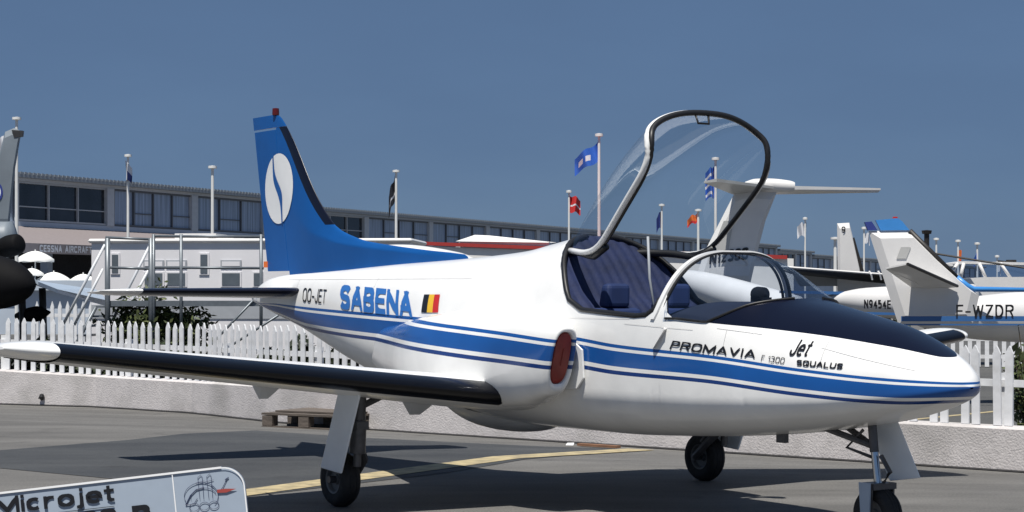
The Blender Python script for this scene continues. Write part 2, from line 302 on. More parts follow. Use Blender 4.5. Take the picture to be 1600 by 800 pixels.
def put_text(name, txt, fn, m, parent, bold=.1, shear=0, cuts=1, gap=.2, ratio=None):
    """fn(s,t) -> local 3D point; s,t in 0..1 across the written box; bold = half stroke over letter height"""
    w_ = [GL[c][0] * .72 + 2 * bold for c in txt]; tot = sum(w_) + gap * (len(txt) - 1)      # widths in letter heights
    p00, p10, p01 = Vector(fn(0, 0)), Vector(fn(1, 0)), Vector(fn(0, 1)); sx = ((p10 - p00).length / (p01 - p00).length) / tot   # how much wider than drawn
    bt = bold; bs = bold * (.5 + .5 * sx)
    vs = []; fs = []; x = 0; k = 0
    nrm = (p10 - p00).cross(p01 - p00).normalized(); o = None
    for c, w in zip(txt, w_):
        vs = []; fs = []
        for st in GL[c][1]:
            pts = [Vector((x * sx + bs + q[0] * (w * sx - 2 * bs), bt + q[1] * (1 - 2 * bt))) for q in st]
            den = [pts[0]]
            for a, b in zip(pts, pts[1:]):
                n = max(1, int((b - a).length / .3)); den += [a.lerp(b, i / n) for i in range(1, n + 1)]
            pts = den; cl = (pts[0] - pts[-1]).length < 1e-4; L_ = []; N_ = len(pts); k += 1
            for i, p in enumerate(pts):
                a = pts[i - 1] if i > 0 else (pts[-2] if cl else p); b = pts[i + 1] if i < N_ - 1 else (pts[1] if cl else p)
                d0 = (p - a).normalized() if (p - a).length > 0 else (b - p).normalized(); d1 = (b - p).normalized() if (b - p).length > 0 else d0
                n0 = Vector((-d0.y, d0.x)); n1 = Vector((-d1.y, d1.x)); mm = n0 + n1; mm = mm.normalized() if mm.length > .05 else n0; sc_ = 1 / max(mm.dot(n0), .6)
                ext = 0 if c in 'SCGce5239' else (1.5 if c in 'AVWMNZ' else 1)
                if not cl and i == 0: p = p - d1 * bt * ext
                if not cl and i == N_ - 1: p = p + d0 * bt * ext
                hw = abs(mm.x) * bs + abs(mm.y) * bt; L_.append((p + mm * hw * sc_, p - mm * hw * sc_))
            o = len(vs)
            for a, b in L_:
                for q in (a, b):
                    q = Vector((min(max(q.x, x * sx), (x + w) * sx), min(max(q.y, 0 if c != 'j' else -9), 1)))
                    S_ = (q.x + shear * q.y * .6) / (tot * sx + shear * .6); v = Vector(fn(S_, q.y)); v2 = Vector(fn(S_, q.y)); vs.append((v, k % 3))
            for i in range(N_ - 1): fs.append((o + 2 * i, o + 2 * i + 1, o + 2 * i + 3, o + 2 * i + 2))
        x += w + gap
        if c == ' ': continue
        me = bpy.data.meshes.new('letter'); me.from_pydata([tuple(v + nrm * .0008 * q) for v, q in vs], [], fs); me.materials.append(M[m])
        o = bpy.data.objects.new('letter', me); C.objects.link(o); o.parent = parent
    return o
#@@JET
# ------------------------------------------------------------------ the jet trainer
ZT=[(-4.9,1.6),(-4.75,1.69),(-4.5,1.76),(-4.2,1.79),(-3,1.83),(-2,1.87),(-1,1.9),(-.3,1.93),(.13,1.96),(.5,2.01),(.9,2.06),(1.5,2.1),(2.0,2.04),(2.43,1.9),(2.65,1.84),(2.85,1.755),(3.0,1.68),(3.2,1.575),(3.4,1.53),(3.65,1.48),(4,1.4),(4.27,1.315),(4.5,1.22),(4.62,1.15),(4.69,1.09),(4.72,1.03)]
ZB=[(-4.9,1.53),(-4.3,1.39),(-3.8,1.28),(-3.3,1.14),(-2.8,1.0),(-2.13,.85),(-1.5,.75),(-1,.67),(-.5,.6),(0,.57),(.5,.56),(1.4,.56),(2.1,.585),(2.8,.63),(3.3,.68),(3.65,.73),(4,.79),(4.27,.85),(4.5,.91),(4.62,.955),(4.69,.995),(4.72,1.02)]
WD=[(-4.9,.03),(-4.6,.08),(-4.3,.12),(-3.5,.2),(-2.5,.33),(-1.5,.46),(-.5,.57),(.5,.64),(1.5,.66),(2.4,.65),(3,.6),(3.5,.54),(4,.44),(4.3,.345),(4.5,.255),(4.62,.175),(4.69,.09),(4.72,.015)]
ZM=[(-4.9,1.56),(-3,1.38),(-1.5,1.14),(0,1.0),(2.4,.93),(3.5,.94),(4.2,.98),(4.72,1.03)]
def nm(x): return x if x < 4 else 4 + (x - 4) * .87
ZT, ZB, WD, ZM = [[(nm(a), b) for a, b in T_] for T_ in (ZT, ZB, WD, ZM)]
NE = 2.3
NT = [(-.5, 2.3), (.6, 2.45), (1.2, 2.8), (2.5, 2.95), (3.1, 2.5), (3.8, 2.3)]
def nx(x, up): return interp(NT, x) if up else NE
def sec(x): return interp(ZT, x), interp(ZB, x), interp(WD, x), interp(ZM, x)
def yb(x, z):
    zt, zb, w, zm = sec(x); r = (z - zm) / (zt - zm) if z > zm else (zm - z) / (zm - zb)
    r = min(max(r, 0), 1); n = nx(x, z > zm); return w * (1 - r ** n) ** (1 / n)
def ringpt(x, ph, inset=0):
    zt, zb, w, zm = sec(x); c, s = math.cos(ph), math.sin(ph); e = 2 / nx(x, s > 0)
    y = max(w - inset, 0) * math.copysign(abs(c) ** e, c); h = (zt - zm - inset) if s > 0 else (zm - zb - inset)
    return (x, y, zm + max(h, 0) * math.copysign(abs(s) ** e, s))
def philim(x, z):
    zt, zb, w, zm = sec(x); r = min(max((z - zm) / (zt - zm), 0), 1); return math.asin(r ** (nx(x, True) / 2))
CX = [(-4.2,1.512),(-3.4,1.479),(-2.2,1.444),(-.8,1.405),(.27,1.365),(1.0,1.325),(1.5,1.285),(1.9,1.247),(2.83,1.197),(3.65,1.124),(4.3,1.08),(4.7,1.062)]
TX = [(-4.6,.06),(-4.2,.12),(-3.4,.215),(-2.2,.236),(.27,.24),(1.5,.222),(1.9,.213),(2.83,.189),(3.65,.175),(4.3,.16),(4.7,.125)]
GX = [(2.5,1.435),(2.845,1.407),(3.381,1.367),(3.8,1.327),(4.23,1.27),(4.5,1.214),(4.583,1.185),(4.62,1.19)]
CX, TX, GX = [[(nm(a), b) for a, b in T_] for T_ in (CX, TX, GX)]
def liv(x, y, z):
    g = z - interp(GX, x) if 2.5 < x < nm(4.63) else -1
    if x > nm(4.5): g -= (x - nm(4.5)) * .25
    return ((interp(CX, x) - z) / interp(TX, x) + (10 if x < -4.75 else 0), g, x)
REAR = [(.85, 2.2), (.851, 2.052), (1.0,1.93),(1.15,1.765),(1.26,1.615),(1.32,1.545),(1.40,1.505),(1.5,1.49),(2.12,1.452),(2.22,1.46),(2.29,1.50),(2.345,1.60),(2.385,1.60),(2.43,1.475),(2.50,1.435),(2.8,1.41),(2.9,1.452),(3.05,1.53),(3.2,1.5749),(3.201, 2.0)]
def zopen(x):
    if x <= .85 or x >= 3.2: return 99
    for a, b in zip(REAR, REAR[1:]):
        if a[0] <= x <= b[0]: return a[1] + (b[1] - a[1]) * (x - a[0]) / max(b[0] - a[0], 1e-9)
jet = thing('jet_trainer', 'white blue-striped two-seat jet trainer with raised bubble canopy and blue tail fin', 'aircraft', (.18, 15.75, 0), -.965)
xs = sorted(set([round(nm(x_), 4) for x_ in [round(-4.9 + .08 * i, 3) for i in range(73)] + [round(.86 + .03 * i, 3) for i in range(79)] + [round(3.24 + .05 * i, 3) for i in range(25)] + [4.5,4.54,4.57,4.6,4.62,4.64,4.66,4.68,4.69,4.7,4.71,4.72] + [.851, 3.2] + [a for a, _ in REAR if .86 < a < 3.19]]))
b = MB(); rows = []; att = []
for x in xs:
    zo = zopen(x); pl = math.pi / 2 if zo > 90 else philim(x, zo)
    row = []
    for j in range(65):
        ph = pl - (math.pi + 2 * pl) * j / 64      # starboard is -y: mirror
        p = ringpt(x, ph); row.append((p[0], -p[1], p[2]))
    rows.append(row); att.append([liv(*p) for p in row])
b.grid(rows, att=att); b.f.append(tuple(range(64))[::-1]); b.mi.append(0)
fus = b.build('fuselage', 'body', jet, smooth=True, merge=.0006)
# inner liner, floor, bulkhead
rows = []
for i in range(48):
    x = .9 + i * (2.9 - .9) / 47; pl = philim(x, min(zopen(x), 3)) - .03; row = []
    for j in range(33):
        ph = pl - (math.pi + 2 * pl) * j / 32; p = ringpt(x, ph, .022); row.append((p[0], -p[1], max(p[2], .8)))
    rows.append(row)
MB().grid(rows).build('cockpit_liner', 'liner', jet, smooth=True)
def hoop_curve(fn, zlist):            # symmetric curve over the back from starboard to port; fn(z) -> x
    pts = []
    for z in zlist: x = fn(z); pts.append((x, -yb(x, z), z))
    return pts + [(x, -y, z) for x, y, z in pts[::-1]]
def rear_x(z):                        # the slanted rear edge of the cockpit opening
    for a, b_ in zip(REAR[1:], REAR[2:]):
        if a[1] >= z >= b_[1] and a[0] < 1.5: return a[0] + (a[1] - z) / max(a[1] - b_[1], 1e-9) * (b_[0] - a[0])
    return .851
zl = [1.495 + (2.051 - 1.495) * (1 - (1 - i / 16) ** 2) for i in range(17)]
hp = hoop_curve(rear_x, zl)
bk = MB(); rows = []                  # quilted bulkhead with vertical pleats
hz = [p for p in hp]
for j in range(61):
    t = -1 + 2 * j / 60; col = []
    y = t * .605
    ztop = 1.50
    for a, b_ in zip(hz, hz[1:]):
        if a[1] <= y <= b_[1] and b_[1] > a[1]: ztop = a[2] + (b_[2] - a[2]) * (y - a[1]) / (b_[1] - a[1])
    for i in range(12):
        z = .8 + (ztop - .8) * i / 11; x = rear_x(max(z, 1.5)) - .03 if z > 1.5 else 1.40 + (1.5 - z) * .25
        col.append((x + (.018 if True else 0) * abs(math.sin(t * 22)) - .012, y * (1 if z > 1.2 else .97), z))
    rows.append(col)
bk.grid(rows).build('cockpit_bulkhead', 'quilt', jet, smooth=True)
seal = MB()
edge = hp[:17][::-1]
edge = [(x, y, z) for x, y, z in edge] + [(x, -yb(x, zopen(x)), zopen(x)) for x in [1.5, 1.7, 1.9, 2.1, 2.22, 2.29, 2.33]]
for sg in (1, -1): seal.tube([(x - .004, y * .985 * sg, z - .004) for x, y, z in edge], .022, 6)
seal.build('cockpit_seal', 'seal', jet, smooth=True)
# seats, glareshield, panel
for y in (-.29, .29):
    st = MB(); prof = [(1.44, .86), (1.92, .90), (1.94, 1.02), (1.60, 1.0), (1.50, 1.50), (1.38, 1.50), (1.36, .86)]
    st.prism([(x, y - .21, z) for x, z in prof], (0, .42, 0)); o = st.build('seat', 'seat', jet)
    o.modifiers.new('b', 'BEVEL').width = .04; o.modifiers['b'].segments = 3
    hd = MB(); hd.prism([(1.36, y - .11, 1.50), (1.49, y - .11, 1.50), (1.47, y - .09, 1.68), (1.38, y - .09, 1.68)], (0, .22, 0)); h = hd.build('headrest', 'seat', o)
    h.modifiers.new('b', 'BEVEL').width = .035; h.modifiers['b'].segments = 3
gs = MB(); rows = []
for i in range(14):
    x = 2.33 + i * (3.15 - 2.33) / 13
    rows.append([(x, (yb(x, 1.42) - .03) * t, 1.425 + (.125 + .0 * i) * (1 - abs(t) ** 2.4) * (1 if i > 0 else .9)) for t in [k / 10 - 1 for k in range(21)]])
gs.grid(rows).grid([rows[0], [(x, y, .9) for x, y, z in rows[0]]]).build('glareshield', 'glare', jet, smooth=True)
cp = MB(); cp.lathe([(0, 0), (.05, 0), (.055, .02), (.05, .09), (.0, .11)], (2.68, -.02, 1.60), 'X', 16); cp.box(2.66, 2.80, -.05, .02, 1.53, 1.58)
cp.build('standby_compass', 'seal', jet, auto=40)
cs = MB(); cs.tube([(1.60, -.02, 1.35), (1.52, -.03, 1.72), (1.50, -.03, 2.03)], .010, 8); cs.build('canopy_strut', 'vgrey', jet, smooth=True)
for y in (-.29, .29):
    stick = MB(); stick.tube([(2.12, y, .85), (2.15, y, 1.2), (2.12, y, 1.36)], [.015, .015, .028], 8); stick.build('control_stick', 'seal', jet, smooth=True)
# windscreen glass and its arch
def arch_x(z): return 2.29 + .14 * min(max((z - 1.42) / .46, 0), 1) ** .7
rows = []
for i in range(30):
    x = 2.40 + (3.2 - 2.40) * i / 29; zo = 1.43 if x < 2.5 else zopen(min(x, 3.199)); pl = philim(x, zo) - .02
    rows.append([(lambda p: (p[0] - (max(0, arch_x(1.9) - arch_x(p[2])) if i == 0 else 0), p[1], p[2]))(ringpt(x, pl + (math.pi - 2 * pl) * j / 30)) for j in range(31)])
ws = MB().grid(rows).build('windscreen', 'wglass', jet, smooth=True)
azl = [1.425 + (1.897 - 1.425) * (1 - (1 - i / 22) ** 2) for i in range(23)]
ac = hoop_curve(arch_x, azl)
fr = MB()
def strap(mb, pts, wx, th, mi=0):      # flat band following the skin, wx wide along x
    rr_ = []
    for x, y, z in pts:
        zm = 1.08; n = Vector((0, y * 1.2, z - zm)).normalized()
        o_ = Vector((x, y, z)); rr_.append([o_ + Vector((-wx, 0, 0)) - n * th * .6, o_ + Vector((-wx * .85, 0, 0)) + n * th, o_ + Vector((wx * .85, 0, 0)) + n * th, o_ + Vector((wx, 0, 0)) - n * th * .6])
    mb.grid(rr_, mi, closed=True, caps=True)
strap(fr, ac, .023, .012)
fr.build('windscreen_arch', 'white', ws, smooth=False, auto=50)
fi = MB(); strap(fi, [(x + .034, y * .985, z - .008) for x, y, z in ac], .014, .008); strap(fi, [(x - .038, y * .98, z - .012) for x, y, z in ac], .012, .006)
ed = []
for i in range(0, 21):
    x = 2.42 + (3.19 - 2.42) * i / 20; zo = 1.432 if x < 2.5 else zopen(x); ed.append((x, -yb(x, zo) - .002, zo + .004))
fi.tube(ed, .009, 6); fi.tube([(x, -y, z) for x, y, z in ed], .009, 6)
fi.build('windscreen_seal', 'seal', ws, auto=60)
# canopy, swung up about its rear hinge
HX, HZ, TH = .973, 1.880, R(45)
def rot2(p):
    x, y, z = p; dx, dz = x - HX, z - HZ
    return (HX + dx * math.cos(TH) - dz * math.sin(TH), y, HZ + dx * math.sin(TH) + dz * math.cos(TH))
def rot(p): x, y, z = p; return rot2((x, y * (.945 - .10 * min(max((2.3 - x) / .9, 0), 1)), z))
def zcan(x):
    if x < 1.40: return zopen(max(x, .8511))
    return 1.505 - .045 * (x - 1.4) / .93
HZ0, HZ1, HY = 1.475, 1.81, .575
def hoop_pt(a, dn=0, fw=0):                # a: 0 starboard foot .. pi port foot of the front hoop, closed position
    c, s_ = math.cos(a), math.sin(a); e = 2 / 3.1
    y = -(HY - dn) * math.copysign(abs(c) ** e, c); z = HZ0 + (HZ1 - dn - HZ0) * abs(s_) ** e
    q = (z - HZ0) / (HZ1 - HZ0); neck = .03 * math.exp(-((q - .12) / .13) ** 2)
    y = y * (1 - neck)
    return (2.285 + .10 * min(q / .45, 1) + .115 * (1 - min(abs(y) / HY, 1) ** 2) * q + fw, y, z)
rows = []
for i in range(34):
    x = .86 + (2.285 - .86) * i / 33; pl = philim(x, zcan(x)); row = []; t_ = (i / 33) ** 2.2
    for j in range(49):
        a = math.pi * j / 48; p = ringpt(x, pl + (math.pi - 2 * pl) * (1 - j / 48)); f_ = .945 - .10 * min(max((2.3 - x) / .9, 0), 1)
        p = Vector((p[0], p[1] * f_, p[2])).lerp(Vector(hoop_pt(a)), t_); row.append(rot2(p))
    rows.append(row)
can = MB().grid(rows).build('canopy', 'glass', jet, smooth=True)
rail = [(x, -yb(x, zcan(x)), zcan(x)) for x in [1.40 + (2.20 - 1.40) * i / 14 for i in range(15)]]
rearc = [(rear_x(z), -yb(rear_x(z), z), z) for z in zl[::-1]]
side = rearc[:-1] + rail
hp_a = [math.pi * i / 60 for i in range(61)]
def smooth_path(P_, k=5):
    P_ = [Vector(p) for p in P_]
    for _ in range(k): P_ = [P_[0]] + [(a + b * 2 + c) / 4 for a, b, c in zip(P_, P_[1:], P_[2:])] + [P_[-1]]
    return P_
cf = MB()
cf.tube(smooth_path([rot(p) for p in side] + [rot2(hoop_pt(a)) for a in hp_a] + [rot((x, -y, z)) for x, y, z in side[::-1]]), [.022] * len(side) + [.022 if i < 8 else .017 for i in range(61)] + [.019] * len(side), 10)
cf.build('canopy_rail', 'white', can, smooth=True)
cb = MB()
def inb(p, k=.014): return rot((p[0] + .004, p[1] * (1 - k / .5), p[2] - .02))
cb.tube(smooth_path([inb(p, .02) for p in side[6:]] + [rot2(hoop_pt(a, .022, .02)) for a in hp_a] + [rot((x + .004, -y * .955, z - .014)) for x, y, z in side[::-1][:-6]]), [.012] * (len(side) - 6) + [.013, .015, .018, .020] + [.022] * 57 + [.019] * (len(side) - 6), 10)
cb.tube([rot((x + .01, y * .95, z - .025)) for x, y, z in hp], .028, 8)
cb.build('canopy_seal', 'seal', can, smooth=True)
hn = MB(); hn.tube([rot2(p) for p in [(2.50, -.10, 1.77), (2.47, -.09, 1.715), (2.47, .01, 1.715), (2.50, .02, 1.77)]], .009, 6); hn.build('canopy_handle', 'seal', can, smooth=True)
# intake fairings and covers
FR = [(1.53,.955,.735,1.13,.235),(1.495,.972,.715,1.13,.258),(1.43,.985,.685,1.13,.275),(1.3,1.0,.62,1.13,.305),(1.1,1.015,.5,1.125,.345),(.7,1.02,.4,1.12,.375),(.3,1.0,.4,1.11,.385),(-.1,.955,.3,1.10,.365),(-.5,.87,.3,1.09,.34),(-.9,.745,.25,1.09,.30),(-1.3,.60,.2,1.09,.26),(-1.7,.46,.15,1.11,.22),(-2.1,.33,.1,1.14,.15)]
def fring(x, yo, yi, zc, bh, sg, sl=0, n=40, ex=3.0):
    yc, a = (yo + yi) / 2, (yo - yi) / 2; r_ = []
    for j in range(n):
        t = 2 * math.pi * j / n; c, s_ = math.cos(t), math.sin(t); e = 2 / ex
        y = yc + a * math.copysign(abs(c) ** e, c); z = zc + bh * math.copysign(abs(s_) ** e, s_)
        r_.append((x + sl * (z - zc), sg * y, z))
    return r_
for sg in (-1, 1):
    b = MB(); rows = []
    dense = []
    for i in range(len(FR) - 1):
        for k in range(4): t = k / 4; dense.append([FR[i][q] + (FR[i+1][q] - FR[i][q]) * t for q in range(5)])
    dense.append(list(FR[-1]))
    tabs = [sorted([(r_[0], r_[q]) for r_ in FR]) for q in range(1, 5)]
    for d in dense:
        x = d[0]; v = [interp(tb, x) for tb in tabs]; rows.append(fring(x, *v, sg, .3 * max(0, (x - .8) / .73)))
    x, yo, yi, zc, bh = FR[0]
    inner = [fring(x + .014, yo - .010, yi + .014, zc, bh - .014, sg, .3), fring(x + .008, yo - .022, yi + .034, zc + .012, bh - .045, sg, .3), fring(x - .18, yo - .03, yi + .04, zc + .015, bh - .055, sg, .3)]
    rows = inner[::-1] + rows
    b.grid(rows, att=[[liv(*p) for p in r_] for r_ in rows], closed=True)
    fo = b.build('intake_fairing', 'body', jet, smooth=True)
    cv = MB(); c0 = fring(x - .02, yo - .024, yi + .036, zc + .012, bh - .047, sg, .3); c1 = fring(x + .004, yo - .034, yi + .046, zc + .012, bh - .06, sg, .3)
    cv.grid([c0, c1], closed=True); cv.f.append(tuple(range(len(cv.v) - 40, len(cv.v)))); cv.mi.append(0)
    tg = [(x + .010 + .3 * dz, sg * .845, zc + .03 + dz) for dz in (.05, -.07)]
    cv.tube(tg, .006, 6)
    cv.build('intake_cover', 'red', fo, smooth=False, auto=50)
    sp = MB(); sp.prism([(1.45, sg * .67, 1.26), (1.56, sg * .675, 1.20), (1.58, sg * .675, 1.0), (1.50, sg * .675, .92), (1.3, sg * .66, .90), (1.3, sg * .66, 1.26)], (0, sg * .016, 0)); sp.build('splitter_plate', 'white', fo)
# wings
def foil(t, n=26, camber=.02):
    up, lo = [], []
    for i in range(n + 1):
        x = (1 - math.cos(math.pi * i / n)) / 2
        y = 5 * t * (.2969 * math.sqrt(x) - .126 * x - .3516 * x * x + .2843 * x ** 3 - .1036 * x ** 4); c = camber * 4 * x * (1 - x)
        up.append((x, c + y)); lo.append((x, c - y))
    return up[::-1] + lo[1:-1]
def wing_ring(y, xl, zl_, ch, t, sg, inc=R(3.0), camber=.02):
    pts = []; at_ = []
    for x, z in foil(t, camber=camber):
        dx, dz = -x * ch, z * ch
        X = xl + dx * math.cos(inc) + dz * math.sin(inc); Z = zl_ + dx * math.sin(inc) + dz * math.cos(inc)
        pts.append((X, sg * y, Z)); at_.append((x * (ch / 1.5) + (0 if z > 0 else .012), 0, abs(y)))
    return pts, at_
WG = [(.3, 1.0, .81, 2.05, .125), (.88, .94, .85, 1.97, .128), (.9, .94, .852, 1.96, .128), (.93, .935, .855, 1.955, .128), (2.6, .81, 1.035, 1.52, .13), (4.28, .69, 1.215, 1.07, .135)]
for sg in (-1, 1):
    b = MB(); rows = []; at_ = []
    for w in WG:
        p, a = wing_ring(*w, sg); rows.append(p); at_.append(a)
    b.grid(rows, att=at_, closed=True)
    wo = b.build('wing', 'wing', jet, smooth=False, auto=40)
    b = MB(); rows = []
    for k in range(9):
        t = k / 8; e = math.sqrt(max(1 - t * t, .0004)); ch = 1.07 * (.42 + .58 * e); rows.append(wing_ring(4.283 + .24 * t, .69 - .42 * t ** 2 * .9, 1.222 + .02 * t, ch, .125 * (.25 + .75 * e) * 1.07 / ch * (.6 + .4 * e), sg)[0])
    b.grid(rows, closed=True, caps=True); b.build('wing_tip', 'white', wo, smooth=False, auto=40)
    for (y, x, z, l, h) in ((2.12, -.55, .96, .42, .17), (.93, -.25, .83, .45, .19)):
        f = MB(); f.add([(x + l, sg * y, z + .03), (x - l * .9, sg * y, z + .03), (x - l * .35, sg * y, z - h), (x, sg * y, z - h * .95), (x, sg * (y - .035), z), (x, sg * (y + .035), z)],
            [(0, 4, 3), (4, 2, 3), (4, 1, 2), (0, 3, 5), (3, 2, 5), (2, 1, 5), (0, 5, 1, 4)]); f.build('flap_fairing', 'door', wo)
    gp = MB(); gp.box(-1.0, -.2, sg * 2.35 - .004, sg * 2.35 + .004, .8, 1.3)
    # tailplane
    b = MB(); rows = []; at_ = []
    for w in [(.04, -3.62, 1.635, 1.0, .10), (.16, -3.65, 1.635, .98, .10), (1.70, -4.0, 1.635, .62, .10)]:
        p, a = wing_ring(*w, sg, inc=R(2.5), camber=-.01); rows.append(p); at_.append([(q[0] * .9, q[1], q[2]) for q in a])
    b.grid(rows, att=at_, closed=True, caps=True); to = b.build('tailplane', 'tail', jet, auto=40)
    b = MB(); rows = []
    for k in range(7):
        t = k / 6; e = math.sqrt(max(1 - t * t, .0009)); ch = .62 * (.5 + .5 * e); rows.append(wing_ring(1.705 + .22 * t, -4.0 - .26 * t * t, 1.635, ch, .10 * (.3 + .7 * e), sg, inc=R(2.5), camber=-.01)[0])
    b.grid(rows, closed=True, caps=True); b.build('tailplane_tip', 'white', to, auto=40)
# fin, rudder
def fle(z): return interp([(1.70, -.9), (1.93, -.98), (1.99, -1.65), (2.05, -2.3), (2.10, -2.72), (2.25, -3.24), (3.33, -4.3), (3.40, -4.42)], z)
def fte(z): return -4.60 - (z - 1.86) * .2067
def hinge(z): return -4.10 - (z - 1.8) * .215
def fin_row(z, x0, x1, th=.105, n=40):
    pts = []; at_ = []
    for sg in (-1, 1):
        for i in (range(n + 1) if sg < 0 else range(n, -1, -1)):
            x = x0 + (x1 - x0) * (1 - (1 - i / n) ** 1.6); s_ = min(max((x - fte(z)) / (-3.0 - fte(z)), 0), 1); d = fle(z) - x
            w = th * .5 * min(1, (max(d, 0) / .5) ** .5) * (.12 + .88 * min(1, (x - fte(z)) / 1.0)) * (1 if z < 3 else 1 - (z - 3) * .9) * (1 if d < 1.2 or x > -3.6 else 1)
            if x > -3.0: w *= max(.25, 1 - (x + 3.0) * .45)
            pts.append((x, sg * w, z)); at_.append((d, z, 0))
    return pts, at_
def fin_part(name, zs, fx0, fx1, m, parent, th=.105):
    b = MB(); rows = []; at_ = []
    for z in zs: p, a = fin_row(z, fx0(z), fx1(z), th); rows.append(p); at_.append(a)
    b.grid(rows, att=at_, closed=True, caps=True); return b.build(name, m, parent, auto=35)
zz = [1.70, 1.80, 1.86, 1.90, 1.92, 1.94, 1.96, 1.98, 2.0, 2.03, 2.06, 2.09, 2.12, 2.16, 2.2, 2.25, 2.3] + [2.3 + .1 * i for i in range(1, 10)] + [3.255]
fin = fin_part('fin', zz, lambda z: hinge(z) + .004, fle, 'fin', jet)
fin_part('rudder', [1.83, 1.9, 2.0, 2.2, 2.5, 2.8, 3.1, 3.235], fte, lambda z: hinge(z) - .006, 'fin', jet)
fin_part('fin_cap', [3.2575, 3.30, 3.34, 3.37, 3.385], lambda z: fte(z) - .01, lambda z: fle(z) - (.1 if z > 3.38 else 0) + .005, 'blue', jet, .11)
bc = MB(); bc.lathe([(.034, 0), (.036, .02), (.033, .068), (.0, .074)], (-4.44, 0, 3.38), 'Z', 14); bc.build('beacon', 'beacon', jet, auto=35)
nl = MB(); nl.box(-4.66, -4.60, -.02, .02, 1.87, 1.93); nl.build('tail_light', 'forange', jet)
# fin emblem: pale disc with an S-shaped band, both sides
for sg in (-1, 1):
    def fy(x, z):
        d = fle(z) - x; return sg * (.105 * .5 * min(1, (max(d, 0) / .5) ** .5) * (.12 + .88 * min(1, (x - fte(z)) / 1.0)) + .006)
    el = MB(); cx, cz, ra, rb = -4.32, 2.645, .31, .348
    rows = []
    for i in range(8):
        r_ = (i + .001) / 7; rows.append([(cx + ra * r_ * math.cos(t) + .0 * r_, fy(cx + ra * r_ * math.cos(t), cz + rb * r_ * math.sin(t)), cz + rb * r_ * math.sin(t)) for t in [2 * math.pi * k / 40 for k in range(40)]])
    el.grid(rows, closed=True); em = el.build('emblem', 'white', jet, smooth=True)
    sb = MB(); lft = []; rgt = []
    for i in range(25):
        t = i / 24; z = cz + rb * (1 - 2 * t) * .995; w = .013 + .040 * math.exp(-((t - .5) / .2) ** 2); x = cx - .02 + .075 * math.tanh((t - .47) * 7) + .05 * (t - .5)
        x -= .0
        lft.append((x - w, fy(x - w, z) + sg * .003, z)); rgt.append((x + w, fy(x + w, z) + sg * .003, z))
    sb.grid([lft, rgt]); sb.build('emblem_band', 'blue', em)
# belly: ventral hull below the wing
bl = MB(); rows = []
for i in range(21):
    t = i / 20; x = .25 - 2.2 * t; w = .36 * math.sin(math.pi * min(t * 1.15 + .02, 1) ** .7) + .01; d = .13 * math.sin(math.pi * t ** .8) ** .8 + .001
    zb_ = interp(ZB, x) + .04 + .10 * t; rows.append([(x, w * math.cos(a), zb_ - (d + .05) * math.sin(a)) for a in [math.pi * k / 16 for k in range(17)]])
bl.grid(rows).build('belly_fairing', 'door', jet, smooth=True)
# landing gear
def wheel(mb_t, mb_r, c, r_, w):
    mb_t.lathe([(r_ * .5, -w * .42), (r_ * .72, -w * .5), (r_ * .9, -w * .46), (r_ * .985, -w * .28), (r_, 0), (r_ * .985, w * .28), (r_ * .9, w * .46), (r_ * .72, w * .5), (r_ * .5, w * .42)], c, 'Y', 32)
    for q in (-.18, 0, .18): mb_t.lathe([(r_ * .98, w * q - .004), (r_ * 1.012, w * q - .003), (r_ * 1.012, w * q + .003), (r_ * .98, w * q + .004)], c, 'Y', 32)
    mb_r.lathe([(0, -w * .3), (r_ * .18, -w * .3), (r_ * .2, -w * .2), (r_ * .42, -w * .22), (r_ * .46, -w * .4), (r_ * .52, -w * .44), (r_ * .52, w * .44), (r_ * .46, w * .4), (r_ * .42, w * .22), (r_ * .2, w * .2), (r_ * .18, w * .3), (0, w * .3)], c, 'Y', 28)
for sg in (-1, 1):
    g = MB(); y = sg * 1.795
    g.tube([(.30, y, 1.02), (.27, y, .62)], .052, 12); g.tube([(.27, y, .66), (.255, y, .42)], .062, 12); g.tube([(.26, y, .48), (.25, y, .32)], .03, 10)
    g.tube([(.29, y + sg * .0, .50), (.18, y - sg * .10, .36), (0, y - sg * .115, .21)], [.03, .034, .03], 8)        # trailing link
    g.tube([(0, y - sg * .13, .208), (0, y + sg * .10, .208)], .028, 10)
    g.tube([(.25, y - sg * .03, .60), (.07, y - sg * .09, .34)], .022, 8)                                             # shock
    g.tube([(.28, y, .76), (.25, y - sg * .45, .93)], .026, 8); g.tube([(.30, y, .83), (.0, y - sg * .1, .95)], .02, 8)
    g.box(.20, .34, y - .05, y + .05, .60, .66)
    gear = g.build('main_gear_leg', 'steel', jet, auto=40)
    t_, r__ = MB(), MB(); wheel(t_, r__, (0, y, .208), .208, .15)
    t_.build('tyre', 'tyre', gear, auto=50); r__.build('wheel_rim', 'rim', gear, auto=40)
    d = MB(); yo = sg * 1.93; dp = [(.26, .93), (.53, .93), (.54, .86), (.27, .275), (-.02, .295), (-.03, .31)]
    d.prism([(x, yo, z) for x, z in dp], (0, sg * .02, 0)); do = d.build('gear_door', 'gdoor', gear); bv = do.modifiers.new('b', 'BEVEL'); bv.width = .008; bv.segments = 2
g = MB(); X = 3.83
g.tube([(3.77, 0, .85), (3.80, 0, .58)], .03, 12); g.tube([(3.80, 0, .60), (3.835, 0, .36)], .026, 12, mi=1)
g.tube([(3.78, 0, .62), (3.45, -.10, .72), (3.05, -.12, .70)], .022, 8); g.tube([(3.78, 0, .62), (3.45, .10, .72), (3.05, .12, .70)], .022, 8)
g.tube([(3.45, -.1, .72), (3.45, .1, .72)], .018, 8); g.box(3.02, 3.10, -.14, -.10, .60, .72); g.tube([(3.72, -.02, .72), (3.60, -.05, .60), (3.79, -.02, .55)], .012, 6)
g.tube([(3.86, 0, .56), (3.94, 0, .46), (3.87, 0, .37)], .016, 8)
